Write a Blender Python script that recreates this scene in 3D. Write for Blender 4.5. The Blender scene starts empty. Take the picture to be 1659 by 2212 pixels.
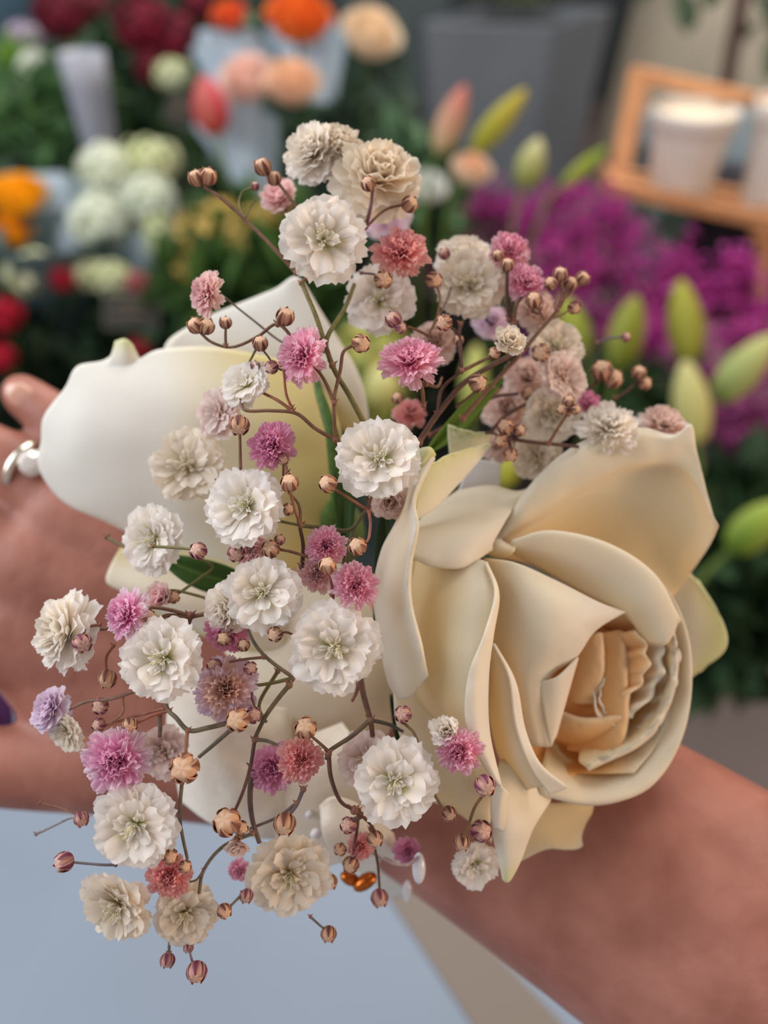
import bpy, bmesh, math, random
import numpy as np
from mathutils import Vector, Matrix, noise

# ------------------------------------------------------------------ scene, camera, light
S = bpy.context.scene
C = S.collection
W, H, F = 1659.0, 2212.0, 1779.0            # photograph frame, focal length in pixels
PITCH = math.radians(40)
CAM = Vector((0, 0, 1.25))
cam_data = bpy.data.cameras.new('camera')
cam = bpy.data.objects.new('camera', cam_data)
C.objects.link(cam)
cam.location = CAM
cam.rotation_euler = (math.pi / 2 - PITCH, 0, 0)
cam_data.sensor_fit = 'HORIZONTAL'
cam_data.sensor_width = 36
cam_data.sensor_height = 48
cam_data.lens = F / W * 36
cam_data.clip_start = 0.01
cam_data.clip_end = 60
cam_data.dof.use_dof = True
cam_data.dof.focus_distance = 0.149
cam_data.dof.aperture_fstop = cam_data.lens / 4.0
S.camera = cam
S.view_settings.view_transform = 'Standard'
S.view_settings.look = 'None'
S.view_settings.exposure = 0.0
S.view_settings.gamma = 1
S.view_settings.use_curve_mapping = False

world = bpy.data.worlds.new('world')
S.world = world
world.use_nodes = True
wn = world.node_tree
wn.nodes['Background'].inputs[0].default_value = (0.84, 0.765, 0.725, 1)
wn.nodes['Background'].inputs[1].default_value = 0.50

RIGHT = Vector((1, 0, 0))
FWD = Vector((0, math.cos(PITCH), -math.sin(PITCH)))
UP = Vector((0, math.sin(PITCH), math.cos(PITCH)))
BACK = -FWD

def area(name, loc, target, size, power, col):
    l = bpy.data.lights.new(name, 'AREA')
    l.shape = 'RECTANGLE'
    l.size, l.size_y = size
    l.energy = power
    l.color = col
    o = bpy.data.objects.new(name, l)
    C.objects.link(o)
    o.location = loc
    o.rotation_euler = (Vector(target) - Vector(loc)).to_track_quat('-Z', 'Y').to_euler()
    return o
# the shop window, behind and to the left of the photographer; warm lamp on the right; overhead fill added to brighten the background
area('window_daylight', (-1.15, 0.2, 1.85), (0, 0.3, 1.0), (1.0, 1.1), 17.5, (0.90, 0.94, 1.0))
area('warm_lamp', (1.05, -0.1, 1.2), (0, 0.12, 1.15), (0.45, 0.45), 7.0, (1.0, 0.66, 0.42))
area('overhead_fill', (0.2, 2.2, 3.1), (0.1, 2.0, 0.5), (2.4, 2.0), 85, (1.0, 0.95, 0.88))

# ------------------------------------------------------------------ helpers
def P(px, py, d):
    """point of the place seen at photograph pixel (px, py), d millimetres in front of the camera"""
    d = d / 1000.0
    return CAM + FWD * d + RIGHT * ((px - W / 2) / F * d) - UP * ((py - H / 2) / F * d)

def mm(pix, d):
    return pix * d / F / 1000.0

def nrm(tx, ty, tz=1.0):
    return (RIGHT * tx + UP * ty + BACK * tz).normalized()

def lin(c):
    return tuple(((v / 255.0) / 12.92 if v / 255.0 <= 0.04045 else ((v / 255.0 + 0.055) / 1.055) ** 2.4) for v in c)

def mixc(a, b, t):
    t = max(0.0, min(1.0, t))
    return tuple(a[i] * (1 - t) + b[i] * t for i in range(3))

def tag(o, label=None, cat=None, group=None, kind=None):
    if label: o['label'] = label
    if cat: o['category'] = cat
    if group: o['group'] = group
    if kind: o['kind'] = kind
    return o

def empty(name, loc, label=None, cat=None, group=None):
    o = bpy.data.objects.new(name, None)
    o.empty_display_size = 0.005
    C.objects.link(o)
    o.location = loc
    return tag(o, label, cat, group)

_mats = {}
def mat(name, col=None, rough=0.6, attr=False, trans=0.0, sss=0.0, sssr=(0.002, 0.001, 0.0007), metal=0.0,
        nscale=None, namp=0.15, bump=0.0, bscale=800, spec=0.3, transm=0.0, coat=0.0, ndet=3.0, emit=None, sheen=0.0):
    if name in _mats: return _mats[name]
    m = bpy.data.materials.new(name)
    m.use_nodes = True
    nt = m.node_tree
    b = nt.nodes['Principled BSDF']
    out = nt.nodes['Material Output']
    b.inputs['Roughness'].default_value = rough
    b.inputs['Metallic'].default_value = metal
    b.inputs['Specular IOR Level'].default_value = spec
    b.inputs['Transmission Weight'].default_value = transm
    b.inputs['Coat Weight'].default_value = coat
    b.inputs['Sheen Weight'].default_value = sheen
    if attr:
        a = nt.nodes.new('ShaderNodeAttribute'); a.attribute_name = 'Col'
        src = a.outputs['Color']
    else:
        r = nt.nodes.new('ShaderNodeRGB'); r.outputs[0].default_value = (*lin(col), 1)
        src = r.outputs[0]
    tc = nt.nodes.new('ShaderNodeTexCoord')
    if nscale:
        n = nt.nodes.new('ShaderNodeTexNoise'); n.inputs['Scale'].default_value = nscale
        n.inputs['Detail'].default_value = ndet
        nt.links.new(tc.outputs['Object'], n.inputs['Vector'])
        mr = nt.nodes.new('ShaderNodeMapRange')
        mr.inputs['From Min'].default_value = 0.3; mr.inputs['From Max'].default_value = 0.7
        mr.inputs['To Min'].default_value = 1 - namp; mr.inputs['To Max'].default_value = 1 + namp
        nt.links.new(n.outputs['Fac'], mr.inputs['Value'])
        vm = nt.nodes.new('ShaderNodeVectorMath'); vm.operation = 'SCALE'
        nt.links.new(src, vm.inputs[0]); nt.links.new(mr.outputs[0], vm.inputs['Scale'])
        src = vm.outputs[0]
    nt.links.new(src, b.inputs['Base Color'])
    if sss > 0:
        b.inputs['Subsurface Weight'].default_value = sss
        b.inputs['Subsurface Radius'].default_value = tuple(v * 1000 for v in sssr)
        b.inputs['Subsurface Scale'].default_value = 0.001
    if emit:
        b.inputs['Emission Color'].default_value = (*lin(emit[0]), 1)
        b.inputs['Emission Strength'].default_value = emit[1]
    if bump > 0:
        n2 = nt.nodes.new('ShaderNodeTexNoise'); n2.inputs['Scale'].default_value = bscale
        n2.inputs['Detail'].default_value = 4
        nt.links.new(tc.outputs['Object'], n2.inputs['Vector'])
        bp = nt.nodes.new('ShaderNodeBump'); bp.inputs['Strength'].default_value = bump
        bp.inputs['Distance'].default_value = 0.0004
        nt.links.new(n2.outputs['Fac'], bp.inputs['Height'])
        nt.links.new(bp.outputs[0], b.inputs['Normal'])
    if trans > 0:
        t = nt.nodes.new('ShaderNodeBsdfTranslucent')
        nt.links.new(src, t.inputs['Color'])
        mx = nt.nodes.new('ShaderNodeMixShader'); mx.inputs[0].default_value = trans
        nt.links.new(b.outputs[0], mx.inputs[1]); nt.links.new(t.outputs[0], mx.inputs[2])
        nt.links.new(mx.outputs[0], out.inputs[0])
    _mats[name] = m
    return m

class MB:
    """collects vertices, faces and pigment colours for one mesh"""
    def __init__(s): s.v, s.f, s.c = [], [], []
    def grid(s, pts, cols, closed_u=False, closed_v=False):
        # pts[i][j]
        base = len(s.v); n = len(pts); m = len(pts[0])
        for i in range(n):
            for j in range(m):
                s.v.append(tuple(pts[i][j])); s.c.append(cols[i][j] if isinstance(cols, list) else cols)
        for i in range(n if closed_u else n - 1):
            for j in range(m if closed_v else m - 1):
                a, b = i, (i + 1) % n; c, d = j, (j + 1) % m
                s.f.append((base + a * m + c, base + b * m + c, base + b * m + d, base + a * m + d))
        return base
    def tube(s, pts, radii, col, sides=6, cap=True):
        pts = [Vector(p) for p in pts]
        n = len(pts)
        if not hasattr(radii, '__len__'): radii = [radii] * n
        prev = None; rings = []
        for i, p in enumerate(pts):
            t = (pts[min(i + 1, n - 1)] - pts[max(i - 1, 0)])
            if t.length < 1e-9: t = Vector((0, 0, 1))
            t.normalize()
            if prev is None:
                a = Vector((0, 0, 1)) if abs(t.z) < 0.9 else Vector((1, 0, 0))
                u = t.cross(a).normalized()
            else:
                u = (prev - t * prev.dot(t)).normalized()
            prev = u; w = t.cross(u)
            rings.append([p + (u * math.cos(k * 2 * math.pi / sides) + w * math.sin(k * 2 * math.pi / sides)) * radii[i] for k in range(sides)])
        base = s.grid(rings, col, closed_v=True)
        if cap:
            s.f.append(tuple(base + k for k in reversed(range(sides))))
            s.f.append(tuple(base + (n - 1) * sides + k for k in range(sides)))
    def ellipsoid(s, c, axes, col, nu=10, nv=6, colfn=None):
        c = Vector(c); ax = [Vector(a) for a in axes]
        pts, cols = [], []
        for i in range(nv + 1):
            th = math.pi * i / nv
            r, cc = [], []
            for k in range(nu):
                ph = 2 * math.pi * k / nu
                d = (math.sin(th) * math.cos(ph), math.sin(th) * math.sin(ph), math.cos(th))
                r.append(c + ax[0] * d[0] + ax[1] * d[1] + ax[2] * d[2])
                cc.append(colfn(d) if colfn else col)
            pts.append(r); cols.append(cc)
        s.grid(pts, cols, closed_v=True)
    def box(s, c, ax, col):
        c = Vector(c); ax = [Vector(a) for a in ax]
        b = len(s.v)
        for i in (-1, 1):
            for j in (-1, 1):
                for k in (-1, 1):
                    s.v.append(tuple(c + ax[0] * i + ax[1] * j + ax[2] * k)); s.c.append(col)
        for f in ((0, 1, 3, 2), (4, 6, 7, 5), (0, 4, 5, 1), (2, 3, 7, 6), (0, 2, 6, 4), (1, 5, 7, 3)):
            s.f.append(tuple(b + q for q in f))
    def lathe(s, prof, col, sides=32, c=(0, 0, 0), axis=None):
        c = Vector(c); q = (axis or Vector((0, 0, 1))).to_track_quat('Z', 'Y')
        pts = [[c + q @ Vector((r * math.cos(2 * math.pi * k / sides), r * math.sin(2 * math.pi * k / sides), z)) for k in range(sides)] for r, z in prof]
        s.grid(pts, col, closed_v=True)
    def build(s, name, m, parent=None, smooth=True, local=False, solid=0.0, subd=0, bevel=0.0, offset=0.0, stuff=False):
        """link as one mesh object. Vertices are in world space; the parent's location is taken off (parents are unrotated)"""
        me = bpy.data.meshes.new(name)
        off = Vector((0, 0, 0))
        V = s.v
        if parent is not None and not local:
            off = WL(parent)
            V = [tuple(Vector(v) - off) for v in V]
        elif parent is None and not local:
            arr = np.array(V); cen = Vector(arr.mean(axis=0)); off = cen
            V = [tuple(Vector(v) - off) for v in V]
        me.from_pydata(V, [], s.f)
        me.validate(); me.update()
        if s.c:
            ca = me.color_attributes.new('Col', 'FLOAT_COLOR', 'POINT')
            if len(ca.data) == len(s.c):
                flat = np.ones((len(s.c), 4), dtype=np.float32)
                flat[:, :3] = np.array([lin(c) for c in s.c])
                ca.data.foreach_set('color', flat.ravel())
        if smooth: me.polygons.foreach_set('use_smooth', [True] * len(me.polygons))
        me.materials.append(m)
        o = bpy.data.objects.new(name, me)
        C.objects.link(o)
        if parent is not None: o.parent = parent
        elif not local: o.location = off
        if bevel > 0:
            md = o.modifiers.new('bevel', 'BEVEL'); md.width = bevel; md.segments = 2
        if solid > 0:
            md = o.modifiers.new('solid', 'SOLIDIFY'); md.thickness = solid; md.offset = offset
        if subd > 0:
            md = o.modifiers.new('sub', 'SUBSURF'); md.levels = subd; md.render_levels = subd
        if stuff: o['kind'] = 'stuff'
        return o

def WL(o):
    l = Vector(o.location)
    while o.parent is not None:
        o = o.parent; l = l + Vector(o.location)
    return l

def cr(pts, t):
    """Catmull-Rom through pts (array n x k), t in 0..1"""
    n = len(pts)
    if n == 1: return pts[0]
    if n == 2: return pts[0] * (1 - t) + pts[1] * t
    x = t * (n - 1); i = min(int(x), n - 2); f = x - i
    p1, p2 = pts[i], pts[i + 1]
    p0 = pts[i - 1] if i > 0 else 2 * p1 - p2
    p3 = pts[i + 2] if i + 2 < n else 2 * p2 - p1
    return 0.5 * ((2 * p1) + (-p0 + p2) * f + (2 * p0 - 5 * p1 + 4 * p2 - p3) * f * f + (-p0 + 3 * p1 - 3 * p2 + p3) * f ** 3)

def spline(pts, n):
    a = np.array(pts, dtype=float)
    return [cr(a, i / (n - 1)) for i in range(n)]

def sheet(name, rows, m, parent, cols, nu=28, nv=28, solid=0.0005, ruffle=0.0, rf=0.09, seed=0, wave=None, ends=0.0):
    """a curved petal through rows of (px, py, depth) points; cols = pigment from first row to last row"""
    R = [spline(r, nu) for r in rows]
    G = []
    for j in range(nu):
        G.append(spline([r[j] for r in R], nv))
    mb = MB(); pts, cc = [], []
    for j in range(nu):
        row, cr_ = [], []
        for i in range(nv):
            x, y, d = G[j][i]
            t = i / (nv - 1)
            if ruffle:
                e = (t ** 2)
                d += ruffle * e * noise.noise(Vector((x * rf * 0.3, y * rf * 0.3, seed * 7.1)))
            d += 0.35 * noise.noise(Vector((x * 0.012, y * 0.012, seed * 3.3)))
            row.append(P(x, y, d))
            k = t * (len(cols) - 1); q = min(int(k), len(cols) - 2)
            cr_.append(mixc(cols[q], cols[q + 1], k - q))
        pts.append(row); cc.append(cr_)
    mb.grid(pts, cc)
    return mb.build(name, m, parent, solid=solid)

# ------------------------------------------------------------------ shared materials
M_BLOOM = mat('bloom_petal', attr=True, rough=0.7, trans=0.42, spec=0.1, sss=0.3, sssr=(0.0012, 0.001, 0.0008))
M_ROSE = mat('rose_petal', attr=True, rough=0.5, trans=0.22, spec=0.25, sss=0.3, sssr=(0.003, 0.0022, 0.0012), bump=0.08, bscale=2500)
M_BUD = mat('bud_skin', attr=True, rough=0.6, spec=0.25)
M_STEM = mat('stem_skin', attr=True, rough=0.55, spec=0.3, nscale=600, namp=0.25)
M_LEAF = mat('leaf_green', attr=True, rough=0.5, trans=0.2, spec=0.3)
M_BG = mat('shop_flower', attr=True, rough=0.7, trans=0.25, spec=0.2)
M_PAINT = mat('plain_surface', attr=True, rough=0.55, spec=0.3)
# ------------------------------------------------------------------ the setting
def quad(name, pts, m, kind='structure', th=0.0):
    mb = MB(); mb.v = [tuple(p) for p in pts]; mb.f = [(0, 1, 2, 3)]; mb.c = [(128, 128, 128)] * 4
    o = mb.build(name, m, None, smooth=False, solid=th)
    if kind: o['kind'] = kind
    return o
M_FLOOR = mat('floor_stone', (112, 100, 98), rough=0.6, nscale=3, namp=0.12)
M_WALL = mat('wall_plaster', (78, 84, 88), rough=0.8, nscale=2, namp=0.2)
fl = quad('floor', [(-5, -2, 0), (5, -2, 0), (5, 7, 0), (-5, 7, 0)], M_FLOOR, th=0.02)
wb = quad('wall_back', [(-5, 5.2, 0), (5, 5.2, 0), (5, 5.2, 3.4), (-5, 5.2, 3.4)], M_WALL, th=0.02)

# the white counter the hand is held over
M_TABLE = mat('counter_paint', (120, 134, 152), rough=0.45, spec=0.4, nscale=6, namp=0.05)
tz = 0.83
tb = empty('counter', (-0.55, 0.1, 0.0), 'pale blue white counter top below the hand and wrist', 'counter')
def slab(name, poly, z0, z1, m, parent, col=(200, 205, 212), bevel=0.003):
    mb = MB(); n = len(poly)
    mb.v = [(x, y, z0) for x, y in poly] + [(x, y, z1) for x, y in poly]
    mb.c = [col] * (2 * n)
    mb.f = [tuple(reversed(range(n))), tuple(range(n, 2 * n))] + [(i, (i + 1) % n, n + (i + 1) % n, n + i) for i in range(n)]
    return mb.build(name, m, parent, smooth=False, bevel=bevel)
def on_plane(px, py, z):
    d = P(px, py, 1000) - CAM
    return CAM + d * ((z - CAM.z) / d.z)
a = on_plane(1020, 1480, tz); b = on_plane(1240, 2212, tz)
top = [(-1.6, -0.7), (b.x + 0.12, -0.7), (b.x + 0.02, b.y), (a.x - 0.1, a.y - 0.02), (-1.6, a.y + 0.02)]
slab('counter_top', top, tz - 0.03, tz, M_TABLE, tb)
s_ = [on_plane(*p, tz) for p in ((800, 1880), (900, 1880), (1260, 2260), (1050, 2260))]  # thin slab, its tan colour stands in for shading along the forearm
slab('shade_strip', [(p.x, p.y) for p in s_], tz, tz + 0.001,
     mat('shade_strip_tan', (118, 108, 100), rough=0.5), tb, bevel=0.0005)['label'] = 'tan strip of painted shading on the counter beside the forearm'
slab('counter_body', [(-1.55, -0.6), (b.x - 0.05, -0.6), (a.x - 0.2, a.y - 0.08), (-1.55, a.y - 0.05)], 0.0, tz - 0.031,
     mat('counter_body_grey', (150, 152, 158), rough=0.6), tb)
# ------------------------------------------------------------------ hand and forearm
def skin_material():
    m = bpy.data.materials.new('skin'); m.use_nodes = True
    nt = m.node_tree; b = nt.nodes['Principled BSDF']
    tc = nt.nodes.new('ShaderNodeTexCoord')
    n = nt.nodes.new('ShaderNodeTexNoise'); n.inputs['Scale'].default_value = 55; n.inputs['Detail'].default_value = 3
    nt.links.new(tc.outputs['Object'], n.inputs['Vector'])
    r = nt.nodes.new('ShaderNodeValToRGB')
    r.color_ramp.elements[0].position = 0.35; r.color_ramp.elements[0].color = (*lin((150, 94, 79)), 1)
    r.color_ramp.elements[1].position = 0.65; r.color_ramp.elements[1].color = (*lin((178, 120, 104)), 1)
    nt.links.new(n.outputs['Fac'], r.inputs[0]); nt.links.new(r.outputs[0], b.inputs['Base Color'])
    b.inputs['Roughness'].default_value = 0.5
    b.inputs['Specular IOR Level'].default_value = 0.35
    b.inputs['Subsurface Weight'].default_value = 0.35
    b.inputs['Subsurface Radius'].default_value = (4.0, 1.4, 0.8)
    b.inputs['Subsurface Scale'].default_value = 0.001
    n2 = nt.nodes.new('ShaderNodeTexNoise'); n2.inputs['Scale'].default_value = 260; n2.inputs['Detail'].default_value = 5
    nt.links.new(tc.outputs['Object'], n2.inputs['Vector'])
    bp = nt.nodes.new('ShaderNodeBump'); bp.inputs['Strength'].default_value = 0.35; bp.inputs['Distance'].default_value = 0.0008
    nt.links.new(n2.outputs['Fac'], bp.inputs['Height']); nt.links.new(bp.outputs[0], b.inputs['Normal'])
    return m
M_SKIN = skin_material()
hb = MB()
def limb(pts, flat=1.0, steps=14, side=None):
    """chain of ellipsoids through (px, py, d, r_mm); flat squeezes thickness towards the camera"""
    sp = spline([(p[0], p[1], p[2], p[3], p[4] if len(p) > 4 else flat) for p in pts], (len(pts) - 1) * steps + 1)
    for q in sp:
        c = P(q[0], q[1], q[2]); r = q[3] / 1000.0
        hb.ellipsoid(c, (RIGHT * r, UP * r, BACK * (r * q[4])), (200, 150, 130), nu=20, nv=14)
# forearm -> wrist -> heel of the hand
limb([(2350, 2560, 168, 37, .85), (1800, 2200, 178, 36.5, .8), (1500, 1985, 190, 34.5, .75), (1292, 1850, 196, 33.0, .7), (1010, 1685, 205, 30.5, .65), (800, 1585, 211, 28, .6), (640, 1520, 214, 28, .55)], steps=12)
# the back of the hand as a fan of metacarpals
limb([(700, 1450, 214, 22, .6), (480, 1250, 218, 18, .65), (300, 1085, 220, 12, .9)])
limb([(700, 1480, 214, 24, .6), (430, 1290, 216, 21, .6), (160, 1120, 218, 14.5, .85)])
limb([(700, 1520, 214, 26, .6), (400, 1380, 215, 23, .6), (80, 1235, 216, 16, .8)])
limb([(700, 1550, 214, 26, .6), (400, 1450, 215, 23, .6), (60, 1370, 215, 16, .8)])
limb([(720, 1590, 214, 25, .6), (450, 1540, 216, 24, .6), (220, 1500, 216, 18, .8), (110, 1440, 216, 14, .8)])
# fingers: little, ring, middle, fore
limb([(300, 1085, 220, 10.5), (190, 980, 222, 8.2), (120, 908, 224, 7.2), (60, 862, 226, 6.2), (46, 850, 226, 5.6)], flat=.95)
limb([(160, 1122, 218, 11.0), (40, 1018, 218, 9.2), (-90, 955, 220, 8.8), (-210, 900, 223, 8.0), (-290, 860, 226, 7.2)], flat=.95)
limb([(80, 1235, 216, 12.5), (-80, 1130, 217, 10.2), (-240, 1040, 220, 9.6), (-380, 970, 226, 8.2), (-440, 940, 228, 7.4)], flat=.95)
limb([(60, 1370, 215, 12.5), (-120, 1300, 217, 10.0), (-290, 1240, 221, 9.5), (-420, 1200, 226, 8.2), (-480, 1180, 228, 7.4)], flat=.95)
# thumb and its web
limb([(600, 1620, 214, 21, .7), (350, 1640, 212, 15, .85), (140, 1655, 210, 11.5, .95), (-10, 1655, 208, 10, .95), (-130, 1630, 207, 9.8, .9), (-210, 1600, 207, 8, .85)])
person = empty('person', P(700, 1550, 214), 'bare forearm and open hand beneath the corsage of roses, wearing a ring', 'person')
hand = hb.build('hand_and_forearm', M_SKIN, person)
md = hand.modifiers.new('remesh', 'REMESH'); md.mode = 'VOXEL'; md.voxel_size = 0.0013; md.use_smooth_shade = True
md = hand.modifiers.new('smooth', 'SMOOTH'); md.factor = 0.6; md.iterations = 9
# fingernail of the little finger
nb = MB()
nc = P(46, 856, 220.6)
nb.ellipsoid(nc, (Vector((0.0040, 0, 0)) + UP * -0.0027, UP * 0.0028 + RIGHT * 0.0019, BACK * 0.0012), (236, 196, 176), 16, 8)
nb.build('fingernail', mat('nail', (222, 168, 148), rough=0.18, coat=0.6, spec=0.6), hand)['label'] = 'glossy pale nail of the little finger'

# the ring on the ring finger
gold = mat('silver_metal', (225, 215, 200), rough=0.18, metal=1.0)
rg = empty('finger_ring', P(52, 1005, 218), 'silver ring with a bright clear stone worn on the finger at left', 'ring')
rb = MB()
axis = (P(-90, 930, 220) - P(40, 1000, 218)).normalized()
q = axis.to_track_quat('Z', 'Y')
rc = P(56, 1012, 215.5)
pts = []
for k in range(48):
    a = 2 * math.pi * k / 48
    u = Vector((math.cos(a), math.sin(a), 0))
    ring = []
    for j in range(8):
        b_ = 2 * math.pi * j / 8
        ring.append(rc + q @ (u * (0.0074 + 0.0008 * math.cos(b_)) + Vector((0, 0, 0.0014 * math.sin(b_)))))
    pts.append(ring)
rb.grid(pts, (220, 210, 200), closed_u=True, closed_v=True)
rb.build('ring_band', gold, rg)
gc = P(68, 1000, 207.4)
gs = MB(); gs.lathe([(0.0020, -0.0040), (0.0028, -0.0012), (0.0036, 0.0), (0.0033, 0.0003), (0.0024, -0.0015), (0.001, -0.0036)], (220, 215, 205), 12, gc, BACK)
st_ = gs.build('setting', gold, rg)
gb = MB(); gb.lathe([(0.0, -0.0028), (0.0016, -0.0016), (0.0032, 0.0), (0.0032, 0.0005), (0.0019, 0.0016), (0.0, 0.0017)], (255, 255, 255), 8, gc, BACK)
gb.build('stone', mat('clear_stone', (255, 250, 244), rough=0.05, transm=0.25, spec=1.0, coat=1.0), st_, smooth=False)

# ------------------------------------------------------------------ roses
CREAM = (244, 232, 206); WARM = (240, 214, 168); APR = (236, 172, 104); GREENY = (226, 228, 176); WHITE = (246, 243, 232); PALE = (246, 238, 220)
rose = empty('rose', P(1200, 1400, 182), 'large open cream rose with an apricot centre on the wrist at right', 'rose')
def petal(rows, cols, **k):
    return sheet('petal', rows, M_ROSE, rose, cols, **k)

# C: large upper right petal, a cup with a rolled lip along its upper left edge
petal([
 [(1060, 1200, 182), (1200, 1235, 184), (1330, 1290, 186), (1420, 1300, 188), (1450, 1290, 190)],
 [(1075, 1190, 180), (1230, 1160, 187), (1360, 1180, 189), (1450, 1210, 190), (1490, 1240, 188)],
 [(1090, 1170, 177), (1250, 1080, 183), (1400, 1080, 186), (1500, 1120, 186), (1530, 1180, 184)],
 [(1087, 1168, 175), (1170, 1120, 179), (1258, 1068, 181), (1380, 1020, 182), (1490, 1045, 182), (1549, 1140, 180)],
 [(1084, 1164, 171.5), (1165, 1105, 172), (1250, 1050, 173.5), (1370, 1000, 175.5), (1480, 1010, 178), (1546, 1135, 179.5)],
 [(1068, 1180, 170), (1150, 1075, 171), (1250, 990, 172), (1350, 950, 173.5), (1450, 958, 175.5), (1500, 985, 177), (1530, 1085, 179)],
 [(1056, 1192, 171), (1135, 1062, 172), (1210, 985, 173), (1300, 936, 174), (1390, 925, 175), (1455, 942, 176), (1492, 916, 175), (1502, 975, 177), (1518, 1050, 179)],
], [WARM, WARM, CREAM, CREAM, CREAM, CREAM, PALE], nu=40, nv=40, ruffle=1.0, seed=1)
# J: right back petal with green tinged point
petal([
 [(1440, 1240, 192), (1450, 1330, 194), (1460, 1420, 194), (1470, 1480, 193)],
 [(1480, 1235, 190), (1500, 1310, 193), (1500, 1390, 193), (1490, 1465, 192)],
 [(1505, 1252, 190), (1545, 1325, 190), (1548, 1392, 190), (1505, 1455, 191)],
 [(1512, 1262, 191), (1562, 1345, 189), (1566, 1402, 188), (1515, 1448, 191)],
], [CREAM, CREAM, GREENY, GREENY], nu=24, nv=20)
# D: the big round cup behind and right of the bud
petal([
 [(1200, 1230, 178), (1290, 1290, 184), (1330, 1390, 188), (1330, 1490, 188), (1300, 1570, 186), (1240, 1610, 182), (1180, 1600, 176)],
 [(1230, 1200, 175), (1350, 1260, 180), (1400, 1370, 183), (1400, 1500, 183), (1350, 1610, 180), (1260, 1660, 176), (1175, 1640, 170)],
 [(1260, 1175, 172), (1400, 1240, 175), (1460, 1370, 177), (1455, 1520, 177), (1395, 1650, 173), (1280, 1705, 169), (1165, 1670, 165)],
 [(1280, 1165, 171), (1420, 1250, 174), (1486, 1385, 175), (1480, 1560, 174), (1410, 1690, 171), (1290, 1732, 167), (1165, 1712, 164)],
 [(1275, 1166, 172.5), (1416, 1256, 175.5), (1482, 1390, 178), (1474, 1560, 178), (1400, 1695, 175), (1288, 1738, 170), (1165, 1716, 166)],
], [APR, WARM, CREAM, CREAM, PALE], nu=48, nv=30, ruffle=0.8, seed=3)
# second cup rim, ruffled, inside D
petal([
 [(1300, 1350, 178), (1370, 1400, 181), (1380, 1480, 181), (1340, 1560, 179), (1260, 1600, 175)],
 [(1330, 1320, 174), (1420, 1380, 176), (1430, 1490, 176), (1370, 1590, 173), (1250, 1640, 170)],
 [(1340, 1300, 170), (1440, 1350, 172), (1455, 1470, 172), (1400, 1585, 171), (1270, 1660, 168)],
 [(1345, 1300, 171), (1447, 1352, 173), (1460, 1470, 174), (1404, 1592, 173), (1270, 1664, 169)],
], [APR, WARM, CREAM, PALE], nu=48, nv=24, ruffle=5.0, rf=0.3, seed=5)
# F5: band that wraps over the top of the bud
petal([
 [(1100, 1190, 170), (1180, 1235, 171), (1265, 1285, 171), (1345, 1325, 170), (1400, 1390, 172)],
 [(1102, 1180, 167), (1200, 1195, 167), (1310, 1240, 168), (1400, 1300, 168), (1440, 1390, 170)],
 [(1106, 1170, 166), (1190, 1152, 166), (1310, 1180, 167), (1410, 1245, 168), (1466, 1340, 170)],
 [(1104, 1168, 167.5), (1190, 1149, 168), (1312, 1176, 169.5), (1414, 1243, 170), (1468, 1345, 172)],
], [WARM, CREAM, CREAM, PALE], nu=36, nv=22)
# bud heart: tightly wound petals about an axis that leans right and towards the camera
def wound(cx, cy, d, R0, a0, a1, hgt, col, seed, rim=0.0012):
    ax = (RIGHT * 0.25 + UP * 0.10 + BACK * 1.0).normalized()
    q = ax.to_track_quat('Z', 'Y')
    c = P(cx, cy, d); mb = MB(); pts = []; cc = []
    for j in range(36):
        t = j / 35; a = math.radians(a0 + (a1 - a0) * t)
        R = R0 * (1 - 0.18 * t); row = []; cr_ = []
        for i in range(14):
            s = i / 13
            hh = hgt * s * (0.80 + 0.35 * math.sin(math.pi * t) + 0.12 * noise.noise(Vector((t * 7, seed, 0))))
            rr = R * (0.55 + 0.6 * math.sin(s * 1.9)) + rim * max(0, s - 0.75) * 4
            rr += 0.0009 * s * noise.noise(Vector((a * 2.2, s * 2, seed * 3.7)))
            row.append(c + q @ Vector((rr * math.cos(a), rr * math.sin(a) * 1.45, hh)))
            cr_.append(mixc(col, PALE, s ** 2.2))
        pts.append(row); cc.append(cr_)
    mb.grid(pts, cc)
    return mb.build('petal', M_ROSE, rose, solid=0.0004)
AP2 = (240, 168, 98); PEA = (244, 196, 142)
# deep apricot backing that closes the bud
petal([
 [(1180, 1300, 175), (1160, 1400, 178), (1160, 1500, 179), (1170, 1600, 177), (1190, 1670, 172)],
 [(1260, 1290, 176), (1250, 1400, 181), (1250, 1500, 182), (1250, 1600, 179), (1250, 1670, 172)],
 [(1350, 1300, 176), (1360, 1400, 180), (1370, 1500, 180), (1350, 1600, 177), (1310, 1670, 171)],
 [(1420, 1330, 176), (1450, 1400, 178), (1455, 1500, 178), (1430, 1590, 175), (1370, 1670, 171)],
], [AP2, AP2, PEA, CREAM], nu=30, nv=30, ruffle=0, seed=41)
# crescents of ruffled petals on the right, seen from inside, each nearer than the next
for k, (x0, dd, c_) in enumerate(((1446, 174.5, CREAM), (1414, 172.8, CREAM), (1380, 171.4, PEA))):
    rim = []
    for j in range(15):
        t = j / 14; yy = 1338 + 12 * k + t * (235 - 34 * k)
        xx = x0 + 34 * math.sin(math.pi * t * .9) - 62 * t * t - 8 + 6 * math.sin(j * 1.7 + k * 2)
        rim.append((xx, yy, dd + 1.1 * math.sin(j * 1.9 + k) * math.sin(j * .7)))
    mid = [(x - 26, y + 4, d_ + 2.2) for x, y, d_ in rim]; low = [(x - 62, y + 6, d_ + 5.5) for x, y, d_ in rim]; end = [(x - 90, y + 4, d_ + 8) for x, y, d_ in rim]
    lip = [(x + 6, y + 1, d_ + .5) for x, y, d_ in rim]
    petal([end, low, mid, rim, lip], [AP2, PEA, c_, PALE], nu=56, nv=18, seed=42 + k)
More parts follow.
